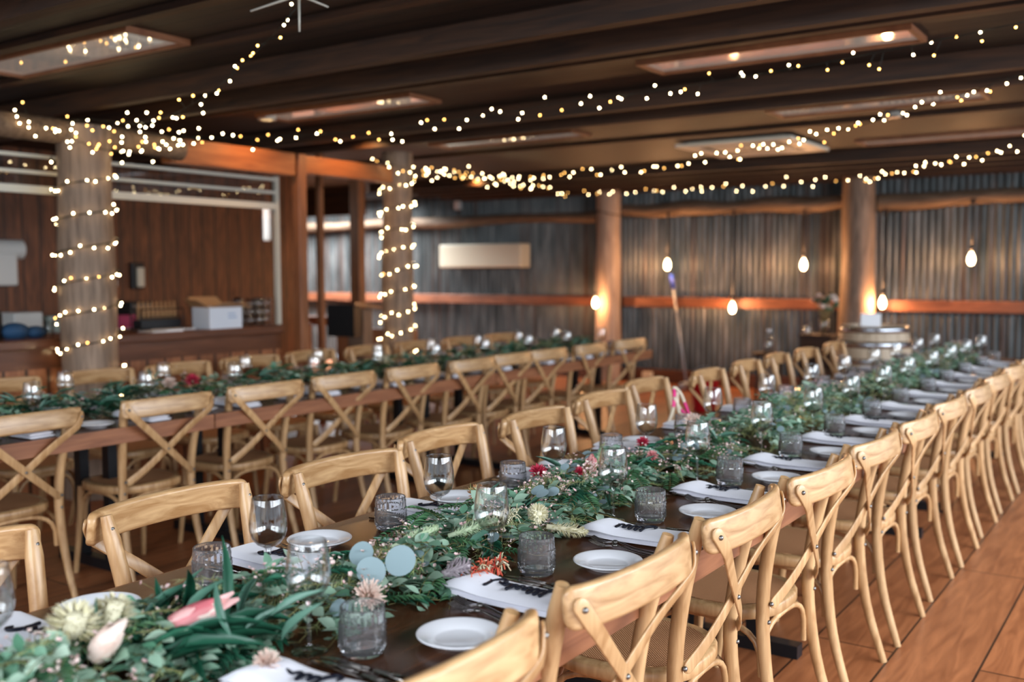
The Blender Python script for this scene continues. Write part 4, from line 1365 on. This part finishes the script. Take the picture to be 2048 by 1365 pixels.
def garland(name, label, cx, y0, y1, seed, per_m, parts_label, hw=0.165, hh=0.105, near_boost=None):
    R = np.random.RandomState(seed)
    root = thing(name, label, 'garland', (cx, (y0 + y1) / 2, TZ), 0, None)
    off = np.array([cx, (y0 + y1) / 2, TZ])
    S = {'gum_foliage': (Leaves(*OVAL), M['gum']), 'silver_dollar_leaves': (Leaves(*ROUND), M['dollar']), 'fern_fronds': (Leaves(*LANCE), M['fern']),
         'dark_foliage': (Leaves(*LANCE), M['deep']), 'long_leaves': (Leaves(*LONG), M['teal']), 'needle_foliage': (Leaves(*NEED), M['needle']), 'wax_blossom': (Leaves(*PETAL), M['blossom'])}
    stems = MB()
    def start(y):
        u = R.uniform(-1, 1) ** 1
        wob = 0.035 * math.sin(y * 3.1 + seed) + 0.02 * math.sin(y * 7.7)
        p = np.array([u * hw * 0.72 + wob, y, 0.012 + hh * (1 - u * u) * R.uniform(0.25, 1.0)])
        d = unit([u * 0.42 + R.normal(0, 0.28), R.choice((-1, 1)) * R.uniform(0.4, 1.1), R.uniform(-0.05, 0.42) * (1.15 - abs(u))])
        return p, d, u
    def along(p, d, L, n, sag=0.35):
        q = []
        bend = unit([R.normal(0, 1), R.normal(0, 1), R.normal(0, 0.5)]) * 0.18
        for i in range(n + 1):
            t = i / n
            a = p + d * L * t + bend * L * t * t * 0.5
            a[2] = max(0.006, a[2] - sag * L * t * t)
            q.append(a)
        return q
    def loc(a):
        return a
    kinds = list(per_m.items())
    for kd, dens in kinds:
        y = y0
        n = int(dens * (y1 - y0))
        for _ in range(n):
            y = R.uniform(y0 + 0.06, y1 - 0.06) - off[1]
            p, d, u = start(y)
            if kd == 'gum':
                L = R.uniform(0.10, 0.19); m = 7
                q = along(p, d, L, m)
                stems.tube(q, 0.0011, 3, cap=False)
                for i in range(1, m + 1):
                    dd = unit(q[i] - q[i - 1])
                    sd = unit(np.cross(dd, [0, 0, 1]) + R.normal(0, 0.3, 3))
                    for sgn in (-1, 1):
                        w = R.uniform(0.020, 0.034) * (1 - 0.35 * i / m)
                        S['gum_foliage'][0].put(q[i], sd * sgn + dd * 0.55 + [0, 0, 0.25], [R.normal(0, 0.45), R.normal(0, 0.45), 1], R.uniform(0.030, 0.055) * (1 - 0.3 * i / m), w)
            elif kd == 'dollar':
                L = R.uniform(0.07, 0.13); m = 4
                p[2] += 0.02
                q = along(p, d, L, m)
                stems.tube(q, 0.0013, 3, cap=False)
                for i in range(1, m + 1):
                    dd = unit(q[i] - q[i - 1])
                    sd = unit(np.cross(dd, [0, 0, 1]))
                    z = R.uniform(0.026, 0.042)
                    S['silver_dollar_leaves'][0].put(q[i], sd * (1 if i % 2 else -1) + dd * 0.4 + [0, 0, 0.3], [R.normal(0, 0.4), R.normal(-0.2, 0.4), 1], z, z)
            elif kd in ('fern', 'dark'):
                L = R.uniform(0.12, 0.2) if kd == 'fern' else R.uniform(0.10, 0.17)
                m = 14 if kd == 'fern' else 10
                q = along(p, d, L, m, 0.3)
                stems.tube(q, 0.0010, 3, cap=False)
                g = S['fern_fronds' if kd == 'fern' else 'dark_foliage'][0]
                for i in range(1, m + 1):
                    dd = unit(q[i] - q[i - 1])
                    sd = unit(np.cross(dd, [0, 0, 1]))
                    f = math.sin(PI * (0.15 + 0.8 * i / m))
                    for sgn in (-1, 1):
                        LL = (0.034 if kd == 'fern' else 0.048) * f * R.uniform(0.8, 1.1)
                        g.put(q[i], sd * sgn + dd * (0.5 if kd == 'fern' else 0.9) + [0, 0, 0.12], [0, 0, 1] + 0.25 * R.normal(0, 1, 3), LL, 0.0065 if kd == 'fern' else 0.010)
            elif kd == 'long':
                for _q in range(4):
                    d2 = unit(d + R.normal(0, 0.45, 3) + [0, 0, 0.15])
                    S['long_leaves'][0].put(p, d2, [R.normal(0, 0.4), R.normal(0, 0.4), 1], R.uniform(0.07, 0.13), R.uniform(0.010, 0.017))
            elif kd == 'needle':
                L = R.uniform(0.08, 0.15); m = 16
                q = along(p, d, L, m, 0.25)
                stems.tube(q[::4], 0.0011, 3, cap=False)
                for i in range(1, m + 1):
                    dd = unit(q[i] - q[i - 1])
                    for _q in range(3):
                        S['needle_foliage'][0].put(q[i], dd * 0.9 + R.normal(0, 0.6, 3), [0.3, 0, 1], R.uniform(0.014, 0.026), 0.0016)
            elif kd == 'wax':
                p[2] += 0.018
                for _q in range(11):
                    c = p + d * R.uniform(0, 0.04) + R.normal(0, 0.013, 3)
                    c[2] = max(c[2], 0.02)
                    stems.tube([p - [0, 0, 0.02], c], 0.0006, 3, cap=False)
                    nd = unit(R.normal(0, 0.5, 3) + [0, 0, 1])
                    a0 = unit(np.cross(nd, [1, 0, 0.1])); b0 = np.cross(nd, a0)
                    rr = R.uniform(0.0035, 0.0065)
                    for k5 in range(5):
                        an = k5 * 2 * PI / 5
                        S['wax_blossom'][0].put(c, a0 * math.cos(an) + b0 * math.sin(an) + nd * 0.25, nd, rr, rr * 0.95)
    for nm, (g, mt) in S.items():
        g.T = [t for t in g.T if clear_spot(off + t[0], off + t[0] + t[2])]
        o = g.build(nm, mt, root, 0.002)
        if o: o['kind'] = 'stuff'
    o = stems.build('stems', M['stem'], root)
    o['kind'] = 'stuff'
    return root
DENSE = {'gum': 100, 'dollar': 10, 'fern': 46, 'dark': 22, 'long': 7, 'needle': 85, 'wax': 70}
MID = {'gum': 75, 'dollar': 12, 'fern': 9, 'dark': 4, 'long': 5, 'needle': 110, 'wax': 34}
FAR = {'gum': 34, 'dollar': 4, 'fern': 30, 'dark': 34, 'long': 14, 'needle': 34, 'wax': 10}
garland('leafy_garland', 'loose garland of gum leaves, fern and wax flower at front of near table', -1.50, 0.62, 3.7, 3, DENSE, None, 0.15, 0.085)
garland('leafy_garland', 'garland of gum leaves running down far half of near table', -1.49, 3.65, 8.55, 9, MID, None, 0.15, 0.12)
garland('leafy_garland', 'dark green garland running along second table', -4.48, 1.0, 7.85, 15, FAR, None, 0.16, 0.12)

# ------------------------------------------------------------------ flowers resting in the garlands
def bloom(name, label, cat, loc, axis, layers, centre=None, mat=None, group=None, seed=0, cmat=None):
    """layers: (count, base radius, base height, petal length, petal width, opening angle, curl)"""
    R = np.random.RandomState(seed)
    root = thing(name, label, cat, loc, 0, group)
    ax = unit(axis)
    a0 = unit(np.cross(ax, [0.3, 0.2, 1.0])); b0 = np.cross(ax, a0)
    g = Leaves(*PETAL)
    for (n, br, bh, L, W, op, jit) in layers:
        for i in range(n):
            an = 2 * PI * (i + R.uniform(-jit, jit)) / n
            rad = a0 * math.cos(an) + b0 * math.sin(an)
            o = op + R.uniform(-jit, jit) * 0.5
            d = ax * math.cos(o) + rad * math.sin(o)
            nn = ax * math.sin(o) - rad * math.cos(o)
            g.put(rad * br + ax * bh, d, nn, L * R.uniform(0.85, 1.1), W)
    g.build('petals', mat, root)
    if centre:
        r, h, = centre
        MB().lathe([(r * math.sin(PI * i / 8) + 1e-6, h * (1 - math.cos(PI * i / 8)) / 2) for i in range(9)], 12, (0, 0, 0), ax).build('flower_centre', cmat or M['ivory'], root)
    return root
def daisy(label, loc, axis, r, mat, seed, group=None, name='paper_daisy', cmat=None):
    return bloom(name, label, 'flower', loc, axis, [(20, 0.003, 0, r, r * 0.22, 1.45, 0.4), (20, 0.003, 0.002, r * 0.95, r * 0.2, 1.1, 0.4), (18, 0.003, 0.003, r * 0.85, r * 0.18, 0.75, 0.4), (14, 0.002, 0.004, r * 0.65, r * 0.16, 0.4, 0.4)], (r * 0.28, r * 0.35), mat, group, seed, cmat)
def protea(label, loc, axis, L, mat, seed, group='pink proteas in the near garland'):
    return bloom('protea', label, 'flower', loc, axis, [(9, 0.015, 0, L, 0.024, 0.03, 0.16), (9, 0.017, -0.003, L * 0.9, 0.024, 0.12, 0.16), (10, 0.018, -0.007, L * 0.72, 0.022, 0.22, 0.16), (10, 0.016, -0.010, L * 0.46, 0.020, 0.36, 0.14)], (0.020, L * 0.75), mat, group, seed, M['blush'])
def spider(label, loc, axis, r, mat, seed, name='grevillea', flat=1.0):
    R = np.random.RandomState(seed)
    root = thing(name, label, 'flower', loc)
    ax = unit(axis)
    m = MB()
    m2 = MB()
    for i in range(110):
        dv = unit(R.normal(0, 1, 3))
        b = ax * R.uniform(-1, 1) * r * flat
        e = b + dv * r * 0.62
        mid = b + dv * r * 0.4 + np.array([0, 0, 0.008])
        e[2] = max(e[2], -loc[2] + TZ + 0.002)
        (m if i % 4 else m2).tube([b, mid, e], [0.0013, 0.0012, 0.0015], 4)
    m.build('filaments', mat, root)
    m2.build('pale_filaments', M['ivory'], root)
    return root
def spike(label, loc, axis, L, r, mat, seed, name='flower_spike'):
    R = np.random.RandomState(seed)
    root = thing(name, label, 'flower', loc)
    ax = unit(axis)
    g = Leaves(*NEED if False else OVAL)
    a0 = unit(np.cross(ax, [0.1, 0.2, 1])); b0 = np.cross(ax, a0)
    for i in range(240):
        t = R.uniform(0, 1)
        an = R.uniform(0, 2 * PI)
        rad = a0 * math.cos(an) + b0 * math.sin(an)
        rr = r * (math.sin(PI * (0.12 + 0.83 * t)) ** 0.6)
        g.put(ax * L * (t - 0.5) + rad * rr * 0.55, rad * 0.8 + ax * 0.7, ax, rr * 0.8, 0.0042)
    g.build('florets', mat, root)
    MB().tube([-ax * L * 0.62, ax * L * 0.45], r * 0.4, 8).build('stalk', mat, root)
    return root

Z0 = TZ
protea('large pink protea with long green leaves, lying at the front left of the garland', (-1.452, 1.075, Z0 + 0.085), (0.42, 0.9, 0.28), 0.105, M['protea'], 5)
protea('round salmon pink protea behind the third wine glass of the garland', (-1.56, 2.72, Z0 + 0.08), (0.35, -0.55, 0.7), 0.065, M['protea'], 6)
protea('cream and blush protea, out of focus at the very front of the garland', (-1.46, 0.93, Z0 + 0.08), (0.6, 0.25, 0.7), 0.075, M['blush'], 8)
# strappy leaves of the big protea
lv = Leaves(*LONG)
R = np.random.RandomState(12)
for i in range(30):
    d = unit(np.array([0.42, 0.9, 0.22]) * R.choice((1.0, 1.0, 0.2)) + np.array([R.normal(0, 0.36), R.normal(0, 0.3), R.uniform(-0.15, 0.25)]))
    lv.put(np.array([R.uniform(-0.05, 0.06), R.uniform(-0.10, 0.10), R.uniform(0.0, 0.05)]), d, [R.normal(0, 0.3), R.normal(0, 0.3), 1], R.uniform(0.10, 0.18), R.uniform(0.018, 0.028))
t = thing('protea_leaves', 'fan of broad dark green leaves round the big pink protea', 'leaves', (-1.45, 1.06, Z0 + 0.03))
lv.build('leaves', M['deep'], t, 0.0 - 0.026)['kind'] = 'stuff'
lv2 = Leaves(*LONG)
for i in range(9):
    d = unit([R.uniform(-0.6, 0.9), R.uniform(-0.9, 1.0), R.uniform(0.2, 0.9)])
    lv2.put(np.array([R.uniform(-0.12, 0.12), R.uniform(-0.12, 0.16), R.uniform(0.01, 0.06)]), d, [R.normal(0, 0.3), -1, 0.6], R.uniform(0.09, 0.13), R.uniform(0.014, 0.022))
lv2.build('pale_leaves', M['teal'], t, -0.026)['kind'] = 'stuff'

daisy('blush paper daisy at the table side, beside the second wine glass', (-1.335, 1.44, Z0 + 0.055), (0.75, -0.5, 0.55), 0.032, M['blush'], 21)
daisy('blush paper daisy at the table edge of the garland, nearest the camera', (-1.275, 1.125, Z0 + 0.035), (0.5, -0.5, 0.8), 0.026, M['blush'], 22)
daisy('crimson flower rising behind the silver leaves, nearer of the dark red ones', (-1.57, 2.43, Z0 + 0.11), (0.1, -0.5, 0.9), 0.026, M['crimson'], 23, name='crimson_flower', cmat=M['crimson'])
daisy('small crimson flower farther up the garland', (-1.55, 3.06, Z0 + 0.11), (0.1, -0.5, 0.9), 0.022, M['crimson'], 24, name='crimson_flower', cmat=M['crimson'])
daisy('small rose pink flower low in front of the farther crimson one', (-1.45, 2.93, Z0 + 0.095), (0.5, -0.5, 0.7), 0.019, M['protea'], 25, name='pink_flower', cmat=M['crimson'])
daisy('rust brown everlasting between the plate and the third wine glass', (-1.60, 2.17, Z0 + 0.09), (0.2, -0.4, 0.9), 0.028, M['rust'], 26, name='everlasting', cmat=M['rust'])
daisy('large cream everlasting half way along the near table', (-1.62, 3.64, Z0 + 0.10), (0.3, -0.8, 0.5), 0.040, M['blush'], 27, name='everlasting')
daisy('tiny pink bud beside the dark crimson flower', (-1.50, 2.55, Z0 + 0.10), (0.3, -0.5, 0.9), 0.016, M['crimson'], 28, name='pink_flower', cmat=M['crimson'])
spider('coral red grevillea lying beside the second wine glass stem', (-1.275, 1.76, Z0 + 0.042), (0.3, 0.9, 0.05), 0.045, M['coral'], 31)
spider('creamy spidery bloom under the second wine glass', (-1.42, 2.02, Z0 + 0.075), (0.6, 0.6, 0.3), 0.045, M['ivory'], 32, 'grevillea')
spike('ivory bottlebrush spike pointing to the spoon, nearer one', (-1.29, 2.14, Z0 + 0.045), (0.75, 0.55, -0.15), 0.095, 0.018, M['ivory'], 33, 'bottlebrush')
spike('ivory bottlebrush spike in the greenery, farther one', (-1.36, 2.10, Z0 + 0.085), (0.5, -0.7, 0.2), 0.085, 0.024, M['ivory'], 34, 'bottlebrush')
spike('ivory bottlebrush stub below the fourth wine glass', (-1.27, 2.56, Z0 + 0.03), (0.9, 0.3, 0.0), 0.06, 0.016, M['ivory'], 35, 'bottlebrush')
spike('pale green amaranth spike, nearer of the pair', (-1.44, 1.72, Z0 + 0.10), (0.45, 0.85, 0.28), 0.105, 0.015, M['pale_spike'], 36, 'amaranth_spike')
spike('pale green amaranth spike, farther of the pair', (-1.38, 1.86, Z0 + 0.10), (0.6, 0.75, 0.25), 0.11, 0.015, M['pale_spike'], 37, 'amaranth_spike')
spike('grey lilac brush flower by the coral grevillea', (-1.31, 1.70, Z0 + 0.05), (0.5, 0.7, 0.2), 0.06, 0.022, M['lilac'], 38, 'brush_flower')
spike('pale lemon flower head at the very front of the garland', (-1.52, 0.99, Z0 + 0.10), (0.3, 0.2, 0.9), 0.09, 0.036, M['ivory'], 39, 'banksia')
spike('cream lemon bloom out of focus at bottom left, beside the blush protea', (-1.53, 0.93, Z0 + 0.10), (0.5, -0.1, 0.8), 0.085, 0.042, M['ivory'], 44, 'banksia')
spike('white berry sprig above the tip of the big protea', (-1.575, 1.20, Z0 + 0.075), (0.2, 0.2, 0.9), 0.05, 0.022, M['ivory'], 40, 'white_sprig')
# large silver dollar leaves
def dollar(label, loc, d, n, z):
    t = thing('silver_dollar_leaf', label, 'leaf', loc, 0, 'big silver leaves')
    g = Leaves(*ROUND)
    g.put((0, 0, 0), d, n, z, z)
    MB().tube([(0, 0, 0), tuple(-unit(d) * 0.02)], 0.001, 4).build('stalk', M['stem'], t)
    g.build('blade', M['dollar'], t)
dollar('largest blue-grey round leaf in the middle of the front garland', (-1.357, 1.516, 0.862), (0.80, 0.50, 0.16), (0.40, -0.62, 0.62), 0.064)
dollar('blue-grey round leaf overlapping the largest one from the left', (-1.370, 1.508, 0.872), (-0.10, -0.42, -0.62), (0.45, -0.62, 0.55), 0.058)
dollar('blue-grey round leaf farthest left of the three', (-1.398, 1.526, 0.874), (-0.85, -0.50, -0.05), (0.30, -0.62, 0.66), 0.052)
# flowers of the second table
for i, (y, mt, lb) in enumerate(((2.1, 'lilac', 'grey lilac flower at the left end of second table'), (3.25, 'blush', 'blush flower in the second table garland, near the left wine glasses'), (3.42, 'crimson', 'rose red flower in the second table garland'), (4.9, 'ivory', 'ivory flower in the middle of the second table garland'))):
    daisy(lb, (-4.42 + 0.03 * (i % 2), y, Z0 + 0.12), (0.5, -0.4, 0.7), 0.04, M[mt], 50 + i)

# pink and cream rope tied to a chair
t = thing('striped_rope', 'pink and cream striped rope looped over the left hand chair', 'rope', (-2.10, 4.42, 0))
def rope(parent, pts, names):
    P = smooth_path(pts, 8)
    n = len(P)
    k = len(names)
    for i, nm in enumerate(names):
        a, b = int(i * (n - 1) / k), int((i + 1) * (n - 1) / k)
        MB().tube(P[a:b + 1], 0.0085, 8).build('rope_band', M[nm], parent)
rope(t, [(0.0, -0.10, 0.60), (0.01, -0.07, 0.68), (0.03, -0.02, 0.78), (0.02, 0.02, 0.86), (0.0, 0.06, 0.89), (0.02, 0.09, 0.86), (0.05, 0.09, 0.80), (0.08, 0.08, 0.74)], ['pink', 'cream', 'pink', 'cream', 'cream', 'pink'])
rope(t, [(0.03, 0.0, 0.85), (0.05, 0.03, 0.79), (0.10, 0.06, 0.74), (0.16, 0.14, 0.71), (0.20, 0.20, 0.70)], ['cream', 'pink', 'pink', 'pink'])
rope(t, [(0.02, 0.05, 0.87), (0.05, 0.0, 0.80), (0.09, -0.02, 0.74), (0.13, 0.0, 0.69)], ['cream', 'cream', 'pink'])

# bottle on the far floor stand
t = thing('water_bottle', 'clear water bottle standing behind the left hand chairs', 'bottle', (-3.62, 10.0, 0.62))
MB().lathe([(1e-7, 0.002), (0.05, 0.0), (0.05, 0.12), (0.02, 0.17), (0.018, 0.22), (0.016, 0.22), (0.018, 0.168), (0.047, 0.118), (0.047, 0.006), (1e-7, 0.006)], 16).build('bottle_body', M['glass'], t)
MB().lathe([(1e-7, 0.22), (0.022, 0.22), (0.022, 0.245), (1e-7, 0.245)], 12).build('cap', M['card'], t)
t = thing('stool', 'small dark stool under the water bottle', 'stool', (-3.62, 10.0, 0))
MB().lathe([(1e-7, 0.59), (0.16, 0.59), (0.16, 0.62), (1e-7, 0.62)], 20).build('seat', M['joist'], t)
for k in range(4):
    a = PI / 4 + k * PI / 2
    MB().tube([(0.15 * math.cos(a), 0.15 * math.sin(a), 0), (0.11 * math.cos(a), 0.11 * math.sin(a), 0.59)], 0.014, 8).build('leg', M['joist'], t)

# ================================================================== FAIRY LIGHTS
hot = MB().ball((0, 0, 0), 0.0055, 8, 6)
hm = hot.build('bulb_seed', M['bulb_hot']).data
dm = MB().ball((0, 0, 0), 0.0052, 8, 6).build('bulb_seed', M['bulb_dim']).data
for o in [o for o in bpy.data.objects if o.name.startswith('bulb_seed')]:
    bpy.data.objects.remove(o)

def fairy(label, path, n, seed, scatter=0.035, dim=0.28, wires=1, group=None, limit=100, wire=0.0022):
    """wire with bulbs on short stalks; more than a hundred bulbs: the rest is one mesh"""
    R = random.Random(seed)
    root = thing('fairy_light_string', label, 'fairy lights', (0, 0, 0), 0, 'strings of warm fairy lights')
    P = [np.array(p, float) for p in path]
    w = MB().tube(P, wire, 4)
    seg = [0.0]
    for i in range(1, len(P)):
        seg.append(seg[-1] + float(np.linalg.norm(P[i] - P[i - 1])))
    def at(s):
        for i in range(1, len(P)):
            if seg[i] >= s:
                u = (s - seg[i - 1]) / (seg[i] - seg[i - 1] + 1e-9)
                return P[i - 1] + (P[i] - P[i - 1]) * u
        return P[-1]
    extra = MB()
    order = list(range(n))
    R.shuffle(order)
    for k in range(n):
        q = at(seg[-1] * (k + 0.5 + R.uniform(-0.35, 0.35)) / n)
        o = np.array([R.gauss(0, 0.5), R.gauss(0, 0.5), R.gauss(-0.15, 0.6)]) * scatter
        e = q + o
        w.tube([q, e], 0.0018, 3)
        if k < limit if n <= limit else order[k] < limit:
            b = bpy.data.objects.new('bulb', dm if R.random() < dim else hm)
            COL.objects.link(b)
            b.parent = root
            b.location = e
        else:
            extra.ball(e, 0.006, 7, 5)
    w.build('wire', M['wire'], root)
    if extra.v:
        o = extra.build('more_bulbs', M['bulb_hot'], root)
        o['kind'] = 'stuff'
    return root

def catenary(a, b, sag, n=24):
    a, b = np.array(a, float), np.array(b, float)
    return [a + (b - a) * i / n - np.array([0, 0, sag * 4 * (i / n) * (1 - i / n)]) for i in range(n + 1)]

def helix(c, r, z0, z1, pitch, ph, k=24):
    out = []
    turns = (z1 - z0) / pitch
    n = int(turns * k)
    for i in range(n + 1):
        a = ph + 2 * PI * i / k
        out.append((c[0] + r * math.cos(a), c[1] + r * math.sin(a), z0 + (z1 - z0) * i / n))
    return out
fairy('fairy lights spiralling up the thick near post', helix(POST_A, 0.195, 0.35, 2.2, 0.205, -2.0), 130, 1, 0.022, 0.12, wire=0.0042)
fairy('fairy lights spiralling up the farther slim post', helix(POST_B, 0.165, 0.30, 2.42, 0.19, -2.0), 150, 2, 0.022, 0.12, wire=0.0042)
# strings draped under the ceiling
fairy('fairy lights draped from the near post up to the ceiling hook at top', [(-5.93, 3.62, 2.42), (-5.6, 3.62, 2.40)] + catenary((-5.45, 3.66, 2.38), (-3.02, 2.88, 2.52), 0.16) , 42, 3, 0.045)
fairy('fairy lights running from the near post across the whole ceiling to the top right', [(-5.93, 3.62, 2.42), (-5.75, 4.4, 2.38)] + catenary((-5.65, 4.78, 2.42), (-3.1, 5.08, 2.46), 0.05) + catenary((-3.0, 5.08, 2.46), (-0.60, 4.70, 2.50), 0.03), 78, 4, 0.055, 0.4)
fairy('fairy lights from the farther post rising past the air conditioner to the right', [(-6.05, 6.8, 2.42), (-5.9, 7.4, 2.40)] + catenary((-5.6, 7.95, 2.40), (-3.3, 7.9, 2.43), 0.05) + catenary((-3.2, 7.85, 2.43), (-1.0, 5.9, 2.44), 0.04) + [(-0.7, 5.65, 2.46)], 96, 5, 0.05, 0.3)
fairy('fairy lights from the farther post sweeping low along the far wall to the right', [(-6.05, 6.8, 2.42), (-6.0, 7.6, 2.40), (-5.95, 8.5, 2.38)] + catenary((-5.9, 9.7, 2.36), (-2.9, 10.35, 2.40), 0.03) + catenary((-2.8, 10.3, 2.40), (-1.05, 8.35, 2.42), 0.02), 98, 6, 0.05, 0.3)
fairy('loose swag of fairy lights bunched on the log above the near post', smooth_path([(-5.9, 3.30, 2.44), (-5.78, 3.5, 2.34), (-5.74, 3.75, 2.25), (-5.76, 4.0, 2.26), (-5.80, 4.35, 2.36), (-5.78, 4.6, 2.42)], 6), 52, 7, 0.06, 0.25)
fairy('bunched fairy lights at the head of the farther slim post', smooth_path([(-6.0, 6.55, 2.46), (-5.88, 6.85, 2.40), (-5.85, 7.15, 2.38), (-5.90, 7.7, 2.42), (-5.92, 8.3, 2.40), (-5.7, 8.9, 2.40)], 6), 34, 8, 0.045, 0.35)

# metal hook fitting on the ceiling
t = thing('ceiling_hook', 'thin metal hook fitting on the ceiling where a string ends', 'hook', (-2.97, 2.85, 2.56))
hk = MB()
for d in ((-0.17, -0.10, -0.06), (0.02, -0.02, -0.15), (0.10, 0.06, -0.05), (0.12, -0.06, 0.0)):
    hk.tube([(0, 0, 0), d], [0.006, 0.0035], 6)
hk.build('arms', M['alu'], t)
MB().ball((0, 0, 0), 0.02, 10, 6).build('hub', M['alu'], t)
